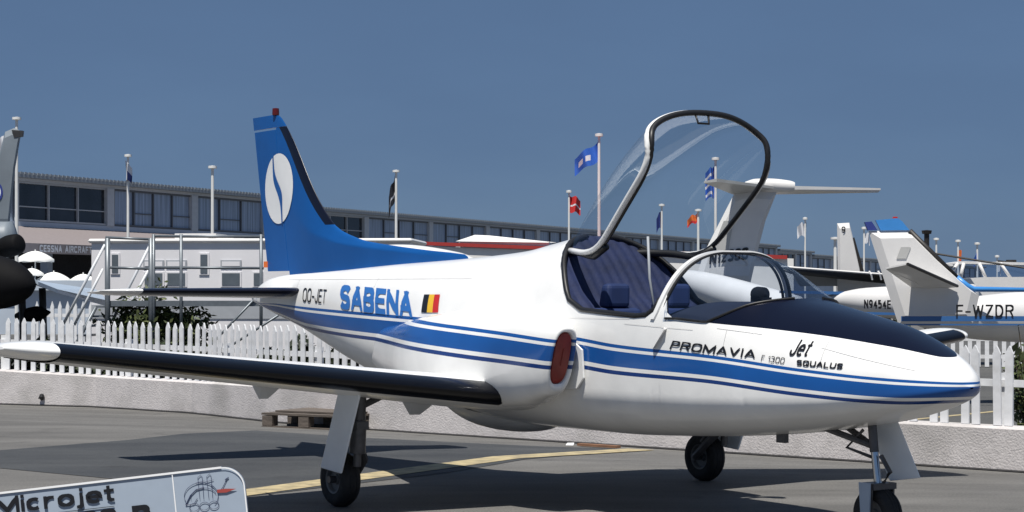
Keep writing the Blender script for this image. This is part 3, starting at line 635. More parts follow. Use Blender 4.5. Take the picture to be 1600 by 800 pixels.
g.box(3.76, 3.90, -.10, .10, .345, .385); 
for s_ in (-1, 1): g.prism([(3.77, s_ * .105, .385), (3.88, s_ * .105, .385), (3.87, s_ * .105, .16), (3.80, s_ * .105, .16)], (0, -s_ * .015, 0))
ng = g.build('nose_gear_leg', ['steel', 'chrome'], jet, auto=40)
t_, r__ = MB(), MB(); wheel(t_, r__, (X, 0, .18), .18, .13); t_.build('tyre', 'tyre', ng, auto=50); r__.build('wheel_rim', 'rim', ng, auto=40)
fk = MB(); fk.prism([(3.78, -.122, .39), (3.88, -.122, .39), (3.87, -.122, .13), (3.80, -.122, .13)], (0, .012, 0)); fk.build('wheel_fork', 'jpale', ng)
d = MB(); d.prism([(3.59, .12, .80), (3.88, .12, .80), (4.07, .14, .425), (3.80, .14, .385)], (-.012, .014, 0)); do = d.build('nose_gear_door', 'gdoor', ng); bv = do.modifiers.new('b', 'BEVEL'); bv.width = .006; bv.segments = 2
# lettering and marks on the starboard side
def on_body(tl, tr, bl_, br, off=.005):
    def fn(s, t):
        x = (tl[0] * (1 - s) + tr[0] * s) * t + (bl_[0] * (1 - s) + br[0] * s) * (1 - t); z = (tl[1] * (1 - s) + tr[1] * s) * t + (bl_[1] * (1 - s) + br[1] * s) * (1 - t)
        return (x, -yb(x, z) - off, z)
    return fn
put_text('lettering', 'SABENA', on_body((-2.70, 1.69), (-1.20, 1.626), (-2.60, 1.468), (-1.07, 1.402)), 'blue2', jet, bold=.108, gap=.07)
put_text('lettering', 'OO-JET', on_body((-3.55, 1.664), (-2.99, 1.645), (-3.52, 1.530), (-2.96, 1.515)), 'black', jet, bold=.05, gap=.16)
put_text('lettering', 'PROMAVIA', on_body((2.52, 1.286), (3.263, 1.238), (2.50, 1.227), (3.275, 1.180)), 'black', jet, bold=.085, shear=.25, gap=.14)
put_text('lettering', 'F', on_body((3.32, 1.206), (3.345, 1.205), (3.32, 1.165), (3.345, 1.164)), 'black', jet, bold=.05)
put_text('lettering', '1300', on_body((3.375, 1.203), (3.51, 1.192), (3.375, 1.162), (3.51, 1.152)), 'black', jet, bold=.05, gap=.15)
put_text('lettering', 'Jet', on_body((3.52, 1.312), (3.69, 1.306), (3.53, 1.205), (3.69, 1.205)), 'black', jet, bold=.06, shear=.35, gap=.1)
put_text('lettering', 'SQUALUS', on_body((3.60, 1.182), (3.955, 1.166), (3.61, 1.145), (3.955, 1.130)), 'black', jet, bold=.105, shear=.2, gap=.13)
fl = MB()
for k, (a, b_) in enumerate(((0, .34), (.34, .67), (.67, 1))):
    fn = on_body((-.97, 1.60), (-.69, 1.60), (-.93, 1.45), (-.63, 1.452), .006); rows = [[fn(a + (b_ - a) * i / 3, t / 6) for t in range(7)] for i in range(4)]; fl.grid(rows, mi=k)
fl.build('national_flag_decal', ['black', 'yellow', 'dred'], jet)
sc = MB(); sc.add([(2.45, -.62, 1.365), (2.47, -.665, 1.36), (2.36, -.675, 1.23), (2.33, -.62, 1.225), (2.41, -.62, 1.38), (2.30, -.63, 1.24)], [(0, 1, 2, 3), (0, 4, 1), (1, 4, 5, 2), (2, 5, 3)]); sc.build('air_scoop', 'awhite', jet)
def seam(pts, w=.0018):
    a = []; c = []; pl = MB()
    for x, z in pts: a.append((x, -yb(x, z + w) - .003, z + w)); c.append((x, -yb(x, z - w) - .003, z - w))
    pl.grid([a, c]).build('panel_seam', 'awhite', jet)
seam([(2.0 + .05 * i, 1.395 - .008 * i * .3) for i in range(15)]); seam([(-4.0 + .12 * i, 1.745 - .0005 * i) for i in range(32)])
seam([(2.9 + .04 * i, 1.375 - .004 * i) for i in range(10)]); seam([(3.75 + .05 * i, 1.262 - .01 * i) for i in range(14)])
seam([(2.05 - .06 * i, 1.43 + .0 * i) for i in range(14)])
def vseam(x, z0_, z1_):
    pl = MB(); zs = [z0_ + (z1_ - z0_) * i / 14 for i in range(15)]
    pl.grid([[(x, -yb(x, z) - .0025, z) for z in zs], [(x + .0035, -yb(x + .0035, z) - .0025, z) for z in zs]]).build('panel_seam', 'seam', jet)  # thin grey strip drawn as a panel joint
for x, a_, b_ in ((-3.72, 1.52, 1.76), (-2.0, 1.48, 1.80), (2.98, 1.24, 1.37), (3.78, 1.15, 1.30)): vseam(x, a_, b_)
gm = MB(); gm.box(.62, .64, -.72, -.66, 1.43, 1.47); gm.build('fairing_vent', 'seal', jet)
#@@SETTING
# ------------------------------------------------------------------ ground
# the apron falls gently over its last three metres to the foot of the wall
DROP, FALL = .13, 3.2
def GW(u, v): D = F * (CH + DROP) / (v - HOR); return Vector(((u - 800) * D / F, D, -DROP))
W0 = GW(1000, 699.5); W1 = GW(1600, 739); wd = (W1 - W0); wd.z = 0; wd.normalize(); wn = Vector((wd.y, -wd.x, 0)) if wd.y < 0 else Vector((-wd.y, wd.x, 0))
if wn.y > 0: wn = -wn                                  # points to the camera side
def gd(x, y): return (Vector((x, y, 0)) - Vector((W0.x, W0.y, 0))).dot(wn)
def gz(x, y):
    d = gd(x, y); return 0 if d > FALL or d < -3.001 else (-DROP * (1 - d / FALL) if d > 0 else -DROP)
def sheet(name, pts, z, m, kind='structure'):
    bm = bmesh.new(); bm.faces.new([bm.verts.new((p[0], p[1], 0)) for p in pts])
    for dd in (FALL, FALL * .5, 0):
        bmesh.ops.bisect_plane(bm, geom=bm.verts[:] + bm.edges[:] + bm.faces[:], plane_co=Vector((W0.x, W0.y, 0)) + wn * dd, plane_no=wn)
    for v in bm.verts: v.co.z = gz(v.co.x, v.co.y) + z
    me = bpy.data.meshes.new(name); bm.to_mesh(me); bm.free(); me.materials.append(M[m])
    o = bpy.data.objects.new(name, me); C.objects.link(o); o['kind'] = kind; return o
gq = []; gf = []
for dd, zz0 in ((900, 0), (FALL, 0), (0, -DROP), (-3.0, -DROP), (-3.003, 0), (-6000, 0)):
    for tt in (-4000, 4000): q = Vector((W0.x, W0.y, 0)) + wn * dd + wd * tt; gq.append((q.x, q.y, zz0))
me = bpy.data.meshes.new('ground'); me.from_pydata(gq, [], [(2*i, 2*i+1, 2*i+3, 2*i+2) for i in range(5)]); me.materials.append(M['ground'])
o = bpy.data.objects.new('ground', me); C.objects.link(o); o['kind'] = 'structure'
def GS(u, v):                                          # photo point on the falling apron
    p = G(u, v)
    for _ in range(12): D = F * (CH - gz(p.x, p.y)) / (v - HOR); p = Vector(((u - 800) * D / F, D, 0))
    return p
sheet('asphalt_strip', [GS(*p) for p in [(-500, 719), (-200, 712), (0, 704), (200, 688), (400, 673), (560, 684), (700, 691), (850, 698), (960, 701.5), (1000, 703), (700, 739), (380, 777), (170, 748), (0, 732), (-500, 729)]], .004, 'asphalt')
WP = [(-900, 612, 524), (-300, 626, 560), (0, 632, 578), (150, 636.5, 587), (300, 646, 596), (430, 660.5, 603.8), (560, 671, 611.6), (1000, 699.5, 637.8), (1600, 739, 669), (1900, 760, 684)]
WF = [GW(u, v) for u, v, _ in WP]; WH = [CH - (t - HOR) * w.y / F for w, (_, _, t) in zip(WF, WP)]
bk_ = [w - wn * .15 for w in WF]
me = bpy.data.meshes.new('road'); far_ = [w - wn * 4.2 for w in WF]; rp = [(q.x, q.y, -DROP + .004) for q in bk_] + [(q.x, q.y, .004) for q in far_] + [(60, 18, .004), (70, 70, .004), (-40, 78, .004), (-50, 60, .004)]; nb = len(bk_)
me.from_pydata(rp, [], [(i, i + 1, nb + i + 1, nb + i) for i in range(nb - 1)] + [tuple(range(nb, len(rp)))]); me.materials.append(M['verge']); o = bpy.data.objects.new('road', me); C.objects.link(o); o['kind'] = 'structure'
def stripe(name, a, b_, w, z=.008):
    a, b_ = Vector(a[:2]), Vector(b_[:2]); n = (b_ - a).normalized(); n = Vector((-n.y, n.x)) * w / 2
    return sheet(name, [a - n, b_ - n, b_ + n, a + n], z, 'yline')
stripe('yellow_line', G(-200, 850), GS(1002, 703), .34)
stripe('yellow_line', G(1380, 661), G(1720, 627), .12)
# ------------------------------------------------------------------ low wall with its coping, and picket fence
wall = MB(); rows = []
for (p, h) in zip(WF, WH):
    n = Vector((.66, .75, 0)); t_ = Vector((p.x, p.y, h)); rows.append([p, t_, t_ + n * .295, p + n * .295])
segs = []
def lerp_rows(rows, step=.5):
    o = []
    for a, b_ in zip(rows, rows[1:]):
        n = max(1, int((b_[0] - a[0]).length / step))
        for i in range(n): o.append([x.lerp(y, i / n) for x, y in zip(a, b_)])
    return o + [rows[-1]]
wl = thing('low_wall', 'long low rough-rendered pale wall running behind the jet under the picket fence', 'wall')
rr = lerp_rows(rows, .25); rj = []
for r_ in rr: rj.append([r_[0] + Vector((rnd.uniform(-.008, .008), rnd.uniform(-.008, .008), 0)), r_[1] + Vector((0, 0, -.02)), r_[1] + Vector((.02, .02, rnd.uniform(-.003, .003))), r_[2], r_[3]])
wall.grid(rj).build('wall_face', 'stucco', wl)
jt = MB(); rows2 = []
for r_ in rj: n = Vector((-.66, -.75, 0)); rows2.append([r_[0] + n * .035 + Vector((0, 0, .010)), r_[0] + n * .0 + Vector((0, 0, .022))])
jt.grid(rows2).build('wall_foot_joint', 'seal', wl)
fence = thing('picket_fence', 'long white picket fence standing on the low wall behind the jet', 'fence')
pk = MB(); w = .042; pk.prism([(-w, 0, 0), (w, 0, 0), (w, 0, .90), (.018, 0, .965), (0, 0, 1.0), (-.018, 0, .965), (-w, 0, .90)], (0, .02, 0))
pk0 = pk.build('picket', 'picket', fence); pm = pk0.data; first = True
path = [(p.lerp(q, i / 40), h0 + (h1 - h0) * i / 40, (q - p)) for p, q, h0, h1 in zip(WF[1:-1], WF[2:], WH[1:-1], WH[2:]) for i in range(40)]
acc = 0; last = path[0][0]; cnt = 0; rl1 = []; posts = []
for p, h, d in path:
    acc += (p - last).length; last = p
    n = Vector((.66, .75, 0)); base = p + n * .13
    ft = CH - (497 + .0275 * (800 + F * base.x / base.y) - HOR) * base.y / F
    rl1.append((base, h, ft, math.atan2(d.y, d.x)))
    if acc >= .178:
        acc -= .178; cnt += 1
        a = math.atan2(d.y, d.x)
        kw = dict(loc=(base.x, base.y, h + .005), rot=(rnd.uniform(-.02, .02), rnd.uniform(-.012, .012), a + rnd.uniform(-.03, .03)), scale=(1, 1, (ft - h) * (1 + rnd.uniform(-.015, .015))))
        if first: pk0.location = kw['loc']; pk0.rotation_euler = kw['rot']; pk0.scale = kw['scale']; first = False
        else: copy_part(pk0, fence, **kw)
        if cnt % 14 == 5: posts.append((base, h, ft, a))
ps = MB(); ps.box(-.045, .045, 0, .09, 0, 1); po = ps.build('post', 'picket', fence)
for i, (bb, h, ft, a) in enumerate(posts):
    off = Vector((math.cos(a) * .06 + .66 * .055, math.sin(a) * .06 + .75 * .055, 0))
    o = po if i == 0 else copy_part(po, fence); o.location = bb + off + Vector((0, 0, h)); o.rotation_euler = (0, 0, a); o.scale = (1, 1, (ft - h) - .14)
for hh in ('top', 'low'):
    r_ = MB(); rows = []
    for bb, h, ft, a in rl1[::4]:
        z = ft - .24 if hh == 'top' else h + .09; q = bb + Vector((.66, .75, 0)) * .035
        rows.append([q + Vector((0, 0, z - .035)), q + Vector((0, 0, z + .035)), q + Vector((.66, .75, 0)) * .035 + Vector((0, 0, z + .035)), q + Vector((.66, .75, 0)) * .035 + Vector((0, 0, z - .035))])
    r_.grid(rows, closed=True, caps=True).build('rail', 'picket', fence)
def far_fence(a, b_, zt, label, sp=.18, wd=.09):
    f = thing('picket_fence', label, 'fence', (a.x, a.y, 0)); d = b_ - a; L_ = d.length; n = int(L_ / sp); ang = math.atan2(d.y, d.x)
    k = MB(); k.prism([(-wd/2, 0, 0), (wd/2, 0, 0), (wd/2, 0, .9), (0, 0, 1), (-wd/2, 0, .9)], (0, .03, 0)); k0 = k.build('picket', 'picket', f)
    for i in range(n):
        o = k0 if i == 0 else copy_part(k0, f); p = d * (i / n); o.location = (p.x, p.y, .02); o.rotation_euler = (0, 0, ang); o.scale = (1, 1, zt)
    for z in (.3, .78):
        r_ = MB(); r_.box(0, L_, .035, .07, z * zt - .04, z * zt + .04); o = r_.build('rail', 'picket', f); o.rotation_euler = (0, 0, ang)
far_fence(Vector((8.6, 43, 0)), Vector((13.2, 42, 0)), .80, 'shorter white picket fence across the road beneath the cruciform blue-tipped tail')
far_fence(Vector((-11.2, 46, 0)), Vector((-9.1, 45.5, 0)), 1.42, 'short run of white pickets far behind the stair handrails at left')
def PG(u, v): p = GS(u, v); p.z = gz(p.x, p.y); return p
# ------------------------------------------------------------------ pallet, litter
pal = thing('wooden_pallet', 'weathered wooden pallet on the apron against the wall behind the main wheel', 'pallet', tuple(PG(514, 668.5)), R(-30)); pal.scale = (1.12, 1.15, 1.4)
def board(name, x0, x1, y0, y1, z0, z1): return MB().box(x0, x1, y0, y1, z0, z1).build(name, 'wood', pal)
for i in range(7): board('deck_board', -.58, .58, -.5 + .15 * i, -.39 + .15 * i, .125 + rnd.uniform(0, .006), .148)
for x in (-.51, 0, .49):
    for y in (-.45, .02, .44): board('block', x - .06, x + .08, y - .05, y + .06, .03, .123)
for y in (-.45, .02, .44): board('bottom_board', -.58, .58, y - .05, y + .05, .004, .027)
tp = MB(); tp.box(-.5, .55, -.35, .4, .152, .165); tp.build('top_sheet', 'wood', pal)
pn = MB(); a = PG(905, 697.5); pn.box(0, .56, -.04, .04, 0.010, .036); o = pn.build('loose_plank', 'plank'); o.location = a; o.rotation_euler = (0, 0, R(-41)); tag(o, 'thin orange-brown plank lying at the foot of the low wall', 'plank')
lt = MB(); lt.prism([(0, 0, .01), (.14, -.05, .012), (.16, .03, .05), (.03, .06, .045)], (0, 0, .012)); o = lt.build('paper_litter', 'litter'); o.location = PG(884, 697); o.scale = (.6, .6, .6); tag(o, 'scrap of white paper beside the orange-brown plank', 'litter')
sp = MB(); sp.lathe([(0, .06), (.03, .05), (.045, .01), (.03, -.03), (0, -.05)], (0, 0, 0), 'Z', 10); sp.box(-.05, .03, -.02, .02, -.02, .0)
o = sp.build('wall_outlet', 'seal'); o.location = GW(68, 634) + Vector((-.02, -.03, .13)); tag(o, 'small black drain outlet low on the pale wall at far left', 'outlet')
# ------------------------------------------------------------------ sign in the foreground
D = 5.2; k = D / F; sg_ = thing('display_board', 'blue-grey aircraft show board with black Microjet lettering in the foreground', 'sign', tuple(P(0, 770, D)), 0)
sg_.rotation_euler = (R(-4), R(-6.6), 0)
cr = []; Wd = 382 * k; r0 = 34 * k; hh = -.75
def rc(cx, cz, a0, a1): return [(cx + r0 * math.cos(R(a)), 0, cz + r0 * math.sin(R(a))) for a in range(a0, a1 + 1, 10)]
outl = [(-.45, 0, hh), (Wd, 0, hh)] + rc(Wd - r0, -r0, 0, 90) + [(-.45, 0, 0)]
MB().prism(outl, (0, .012, 0)).build('board', 'sign', sg_)
ew = MB(); e = .0035; ew.prism([(-.45, -.004, -e), (Wd - r0, -.004, -e), (Wd - r0, -.004, .002), (-.45, -.004, .002)], (0, .02, 0))
arc = rc(Wd - r0, -r0, 0, 90); arci = [(Wd - r0 + (r0 - e) * math.cos(R(a)), -.004, -r0 + (r0 - e) * math.sin(R(a))) for a in range(0, 91, 10)]
ew.grid([[(x * 1, -.004, z) for x, y, z in arc], arci]); ew.prism([(Wd - e, -.004, hh), (Wd, -.004, hh), (Wd, -.004, -r0), (Wd - e, -.004, -r0)], (0, .006, 0))
x0 = 270 * k; ew.prism([(x0, -.003, hh), (x0 + .003, -.003, hh), (x0 + .003, -.003, -.003), (x0, -.003, -.003)], (0, .002, 0))
ew.build('white_edging', 'signw', sg_)
def flatfn(xa, xb, za, zb): return lambda s, t: (xa + (xb - xa) * s, -.003, za + (zb - za) * t)
put_text('lettering', 'Microjet', flatfn(-9 * k, 178 * k, -33 * k, -7 * k), 'black', sg_, bold=.086, gap=.07)
put_text('lettering', '200 B', flatfn(92 * k, 232 * k, -79 * k, -44 * k), 'black', sg_, bold=.11, gap=.1)
ul = MB(); ul.box(88 * k, 176 * k, -.004, -.002, -41.5 * k, -40.6 * k); ul.build('underline', 'black', sg_)
lg = MB()
def ln(pts, r_=.0016): lg.tube([(x * k, -.0025, z * k) for x, z in pts], r_ * .42, 5)
def arcp(cx, cz, rx, rz, a0, a1): return [(cx + rx * math.cos(R(a)), cz + rz * math.sin(R(a))) for a in range(a0, a1 + 1, 12)]
# line drawing of wheels and ribbons (coordinates in board units right of the divider)
for cx in (300, 316, 331): ln(arcp(cx, -57, 7.5, 6, 0, 360)); 
ln(arcp(312, -40, 26, 20, 20, 200)); ln(arcp(316, -42, 20, 13, 10, 190)); ln([(287, -52), (296, -38), (306, -30), (318, -28)], .003); ln([(287, -52), (300, -52), (306, -44)], .002)
for cx in (312, 326): ln([(cx - 2, -46), (cx - 2, -12), (cx + 3, -8), (cx + 5, -12), (cx + 4, -46)]); ln([(cx - 6, -20), (cx + 8, -18)])
ln(arcp(325, -42, 14, 16, -60, 80)); ln([(340, -38), (347, -32), (356, -18)], .002); ln([(352, -20), (358, -17)], .003)
lg.build('line_emblem', 'signb', sg_)
rd = MB(); rd.prism([(338 * k, -.003, -34 * k), (352 * k, -.003, -34 * k), (368 * k, -.003, -36 * k), (352 * k, -.003, -40 * k), (338 * k, -.003, -39 * k)], (0, -.001, 0)); rd.build('red_dart', 'signr', sg_)
for x in (-.3, .4): MB().tube([(x, .03, -.02), (x, .03, -1.05)], .014, 8).build('leg', 'galv', sg_)
#@@FAR
# ------------------------------------------------------------------ exhibition building
bd = thing('chalet_building', 'long two-storey grey exhibition building with flat corrugated roof edge, far left to centre', 'building', (-21.9, 86, 0), math.atan2(.914, .405))
# local x runs along the facade, -y faces the apron
def bz(u, v, t=0): pass
def block(t0, t1, zr, zwb, zwt, bays, first=False, dark=()):
    b = MB(); b.box(t0, t1, .35, 10, 0, zr - .25); b.box(t0, t1, -.02, .36, zwb - .75, zwb - .02); b.build('wall', 'bwall', bd)
    r_ = MB(); r_.box(t0 - .1, t1 + .1, -.35, 10.2, zr - .22, zr); n = int((t1 - t0) / .30)
    for i in range(n): x = t0 + (t1 - t0) * i / n; r_.box(x, x + .14, -.38, -.35, zr - .08, zr + .02)
    rf = r_.build('roof', 'roofm', bd)
    h = MB(); h.box(t0, t1, -.05, .34, zwt, zr - .225); h.build('fascia', 'bcol' if first else 'bwall', bd)
    for (a, b_, kind, mul) in bays:
        c = MB(); c.box(b_ - .55, b_, -.08, .33, zwb - .02, zwt - .003); c.build('pilaster', 'bcol', bd)
        ww = (b_ - .57 - a - .02) / mul
        for i in range(mul):
            x = a + .02 + ww * i; fr_ = MB(); fm = 'lmull' if kind == 'dpane' else 'mull'
            fr_.box(x, x + .07, .0, .2, zwb, zwt - .01); fr_.box(x + .071, x + ww, .0, .2, zwt - .09, zwt - .01); fr_.box(x + .071, x + ww, .0, .2, zwb, zwb + .08)
            if kind == 'dpane' or i % 2: fr_.box(x + .071, x + ww, .05, .15, zwb + .62, zwb + .67)
            wo = fr_.build('window', fm, bd)
            MB().box(x + .071, x + ww - .005, .10, .13, zwb + .081, zwt - .091).build('pane', kind, wo)
block(-.4, 24.0, 6.98, 4.86, 6.62, [(.2, 7.3, 'dpane', 3), (7.35, 14.5, 'pane', 4), (14.55, 21.4, 'pane', 3), (21.45, 24.0, 'pane', 1)], True)
bays = []; x = 24.3
for i in range(11): bays.append((x, x + 8.6, 'pane' if i not in (0,) else 'dpane', 4)); x += 8.65
block(24.1, 119.5, 6.54, 4.7, 6.2, bays)
bays = [(119.8, 126.5, 'dpane', 3), (126.6, 132.4, 'pane', 3)]; block(119.6, 132.5, 6.17, 4.2, 5.8, bays)
bays = [(132.8, 141, 'pane', 3), (141.1, 150, 'dpane', 3), (150.1, 159, 'pane', 3), (159.1, 168, 'pane', 3), (168.1, 177, 'dpane', 3), (177.1, 186, 'pane', 3), (186.1, 195, 'dpane', 3), (195.1, 230, 'pane', 8)]; block(132.6, 232, 5.85, 4.0, 5.5, bays)
aw = MB(); aw.add([(-3.6, -2.6, 3.78), (12, -2.6, 3.78), (14, -.05, 4.62), (-.4, -.05, 4.62), (-3.6, -2.6, 3.35), (12, -2.6, 3.35)], [(0, 1, 2, 3), (4, 5, 1, 0)]); awo = aw.build('awning', 'awn', bd)
put_text('lettering', 'CESSNA AIRCRAFT', lambda s, t: (-1.7 + 3.7 * s, -2.64, 3.42 + .30 * t), 'print', awo, bold=.1, gap=.15)
rc_ = MB(); rc_.box(-1, 60, .30, .34, 0, 4.1); rc_.build('ground_floor_recess_shade', 'shade_fill', bd)  # flat dark sheet; the shade of the ground floor is in its colour
for x in (1.0, 5.2, 9.4, 13.6, 18, 24): MB().box(x, x + .35, -1.0, -.6, 0, 3.9).build('column', 'bwall', bd)
# terrace with umbrellas
D = 78
tr = MB(); p0, p1 = P(-60, 438, D), P(170, 438, D); tr.box(p0.x, p1.x, D, D + 6, p0.z - .4, p0.z); tr.box(p0.x, p1.x, D + .3, D + 5.8, 0, p0.z - .401)
o = tr.build('terrace', 'bwall'); tag(o, 'raised pale terrace deck carrying the white umbrellas before the grey building', 'terrace')
umbs = [(55, 392, 29, 79.5, 'largest white parasol, standing alone under the awning of the grey building'), (50, 419, 18, 78.9, 'half-hidden low white parasol just right of the black nose cone'), (84, 425, 26, 79.2, 'middle one of the row of low white parasols on the terrace'), (130, 428, 20, 79.0, 'rightmost low white parasol, beside the white trailer')]
for u, v, ru, D2, lab in umbs:
    top = P(u, v, D2); r_ = ru * D2 / F; um = thing('parasol', lab, 'umbrella', (top.x, top.y, p0.z), 0, 'white parasols on the terrace'); hz_ = top.z - p0.z
    c = MB(); rows = []
    for i in range(6):
        t = i / 5; rows.append([(r_ * t * math.cos(a) * (1 + (.0 if i < 5 else .0)), r_ * t * math.sin(a), hz_ - .46 * r_ * 1.0 * t ** 1.7 * (1 + .05 * math.cos(8 * a))) for a in [2 * math.pi * q / 32 for q in range(32)]])
    vl = [(x * 1.0, y, z - .1) for x, y, z in rows[-1]]; rows.append(vl); c.grid(rows, closed=True).build('canopy', 'umb', um, smooth=True)
    MB().tube([(0, 0, 0), (0, 0, hz_ + .06)], .025, 8).build('pole', 'pole', um)
# ------------------------------------------------------------------ flags and poles
def flagpole(u, v, D, lab, fl=None, rp=.06, base_v=None):
    top = P(u, v, D); o = thing('flagpole', lab, 'flagpole', (top.x, top.y, 0), 0, 'flagpoles around the showground')
    m_ = MB(); m_.tube([(0, 0, 0), (0, 0, top.z)], [rp, rp * .7], 8); m_.lathe([(0, .10), (rp * 2.2, .08), (rp * 2.2, 0), (0, -.02)], (0, 0, top.z), 'Z', 10); m_.build('pole', 'pole', o, auto=40)
    if fl:
        # fl: du offsets list (outline centre path), width px, bands
        (dx, dy, ex, ey, hh_, mats, pat, fold) = fl; s_ = D / F; f = MB(); nu, nv = 18, 10; rows = []
        for i in range(nu + 1):
            t = i / nu; row = []
            for j in range(nv + 1):
                q = j / nv; sag = fold * math.sin(t * 7.5 + q * 1.4) * .25 * s_ * hh_
                row.append(((dx + ex * t) * s_, sag - .05, top.z - (dy + ey * t + hh_ * q * (1 - .12 * t) + 2 * math.sin(t * 8)) * s_))
            rows.append(row)
        f.grid(rows); f.mi = [pat(i / nu, j / nv) for i in range(nu) for j in range(nv)]
        f.build('flag', list(mats), o, smooth=True)
    return o
two = lambda i, j: 1 if .35 < j < .62 and .15 < i < .8 else 0
flagpole(936, 213, 62, 'white flagpole flying a large blue flag with a white emblem left of the raised canopy', (-1, 8, -37, 26, 30, ('fblue', 'fwhite'), lambda i, j: 1 if abs(j - .5) < .18 and (.3 < i < .52 or .62 < i < .8) else 0, 1))
flagpole(889, 301, 74, 'flagpole with a red flag crossed by a white band left of the cockpit', (0, 3, 18, 8, 26, ('fred', 'fwhite'), lambda i, j: 1 if .42 < j < .58 else 0, 1), .05)
flagpole(200, 245, 70, 'flagpole before the grey building with a limp white and navy flag', (-4, 5, 9, 10, 30, ('fwhite', 'fnavy'), lambda i, j: 1 if i > .55 and j > .45 else 0, 1.5), .06)
flagpole(332, 263, 68, 'bare white flagpole without a flag before the grey building', None, .07)
flagpole(619, 269, 80, 'flagpole right of the blue fin with a limp black and white flag', (-2, 5, -10, 32, 38, ('fblack', 'fwhite'), lambda i, j: 1 if .52 < j < .68 and i < .8 else 0, 1), .07)
flagpole(26, 187, 66, 'tall flagpole behind the grey tail fin at far left with a white and blue flag', (-2, 20, -30, 14, 30, ('fwhite', 'fnavy'), lambda i, j: 1 if i < .35 and abs(j - .4) < .2 else 0, 1), .07)
flagpole(1118, 250, 66, 'tall flagpole seen through the raised canopy, with blue and white streamers', (-1, 8, -14, 10, 50, ('fblue', 'fwhite'), lambda i, j: 1 if int(j * 9) % 3 == 1 and i > .3 else 0, 1), .06)
flagpole(1034, 322, 84, 'small flagpole seen through the canopy glass with a hanging blue flag', (0, 4, -8, 14, 26, ('fnavy', 'fwhite'), lambda i, j: 1 if .4 < j < .5 else 0, 1), .06)
flagpole(1091, 330, 84, 'short flagpole with an orange and red flag left of the T-tail', (-1, 2, -16, 10, 14, ('forange', 'fred'), lambda i, j: 1 if j > .6 else 0, 1), .07)
flagpole(1258, 343, 78, 'slim flagpole with a white flag blown left, right of the T-tail', (2, 3, -14, 6, 22, ('fwhite', 'fwhite'), lambda i, j: 0, 1), .045)
flagpole(1350, 358, 82, 'slim flagpole with a small white flag between the two light aircraft fins', (1, 4, 8, 6, 16, ('fwhite', 'fwhite'), lambda i, j: 0, 1), .05)
flagpole(1463, 375, 88, 'short bare flagpole right of the blue-tipped cruciform tail', None, .06)
flagpole(1497, 378, 88, 'short flagpole with a hanging orange flag above the white cabin', (0, 8, 6, 12, 22, ('forange', 'fred'), lambda i, j: 1 if j > .7 else 0, 1), .06)
flagpole(1527, 382, 88, 'short flagpole with a hanging blue flag above the white cabin', (0, 8, -5, 12, 18, ('fblue', 'fblue'), lambda i, j: 0, 1), .06)
flagpole(1558, 402, 90, 'short flagpole with a hanging white flag at the right above the white cabin', (0, 3, 6, 10, 16, ('fwhite', 'fwhite'), lambda i, j: 0, 1), .05)
flagpole(1305, 374, 80, 'pale bare pole immediately left of the slim white fin', None, .09)
# ------------------------------------------------------------------ white trailer behind the fence
D = 38; tl = thing('office_trailer', 'long white office trailer with small windows behind the fence at left', 'trailer', tuple(P(143, 460, D).xy) + (0,), R(-4))
s_ = D / F; L_ = 500 * s_; z1 = CH + (460 - 380) * s_
b = MB(); b.box(0, L_, 0, 2.4, .35, z1); b.build('body', 'van', tl)
b = MB(); b.box(-.06, L_ + .06, -.07, 2.46, z1 + .002, z1 + .085); o = b.build('roof', 'awhite', tl); o.modifiers.new('b', 'BEVEL').width = .035
for a, w_, h_ in ((122, 66, 9), (176, 40, 6)): MB().box(a * s_, (a + w_) * s_, .5, 1.5, z1 + .09, z1 + .09 + h_ * s_).build('roof_vent', 'awhite', tl)
def vw(u0, u1, v0, v1, m_='vwin', f_=True):
    a, c = (u0 - 143) * s_, (u1 - 143) * s_; z0_, z1_ = CH - (v1 - 460) * s_, CH - (v0 - 460) * s_
    w_ = MB(); w_.box(a - .03, c + .03, -.025, -.001, z0_ - .03, z1_ + .03); wo = w_.build('window', 'vgrey' if m_ != 'vwin' else 'van', tl); MB().box(a, c, -.035, -.026, z0_, z1_).build('pane', m_, wo)
vw(176, 186, 398, 426); vw(316, 327, 398, 427)
for u in (228, 264, 350): vw(u, u + 28, 427, 446); vw(u, u + 28, 409, 416, 'van')
vw(400, 412, 427, 446)
for zz_ in (1.28,): MB().box(0, L_, -.02, -.001, zz_ - .15, zz_ + .12).build('grey_band', 'vgrey', tl)
MB().box(.2, L_ - .2, .3, 2.2, .0, .349).build('underbody_shade', 'shade_fill', tl)  # dark box that colours in the shade below the trailer body
# ------------------------------------------------------------------ access stair of tubes
D = 32; s_ = D / F; gt = thing('access_stair', 'grey tubular access stair and platform with pale sloping handrails behind the fence', 'stair', (0, D, 0))
def T(u, v, dy=0): p = P(u, v, D + dy); return (p.x, dy, p.z)
def bar(pts, r_, m_='galv', name='rail'): MB().tube(pts, r_, 8).build(name, m_, gt, smooth=True)
for dy in (0, 1.0):
    for v in (369, 418, 452): bar([T(240, v, dy), T(412, v + 1, dy)], .022)
    for u in (240, 283, 408): bar([T(u, 366, dy), T(u, 560, dy)], .028, name='post')
bar([T(168, 372), T(168, 560)], .045, name='post'); bar([T(236, 372), T(236, 560)], .045, name='post')
bar([T(165, 371), T(236, 374)], .022); bar([T(170, 418), T(236, 420)], .022)
bar([T(164, 382), T(96, 512)], .024, 'rail', 'handrail'); bar([T(161, 420), T(116, 508)], .022, 'rail', 'handrail')
bar([T(236, 380, .9), T(176, 500, .9)], .024, 'rail', 'handrail'); bar([T(233, 420, .9), T(188, 505, .9)], .022, 'rail', 'handrail')
pf = MB(); a, c = T(170, 470), T(412, 470); pf.box(a[0], c[0], .02, 1.0, a[2] - .09, a[2]); pf.build('platform', 'galv', gt)
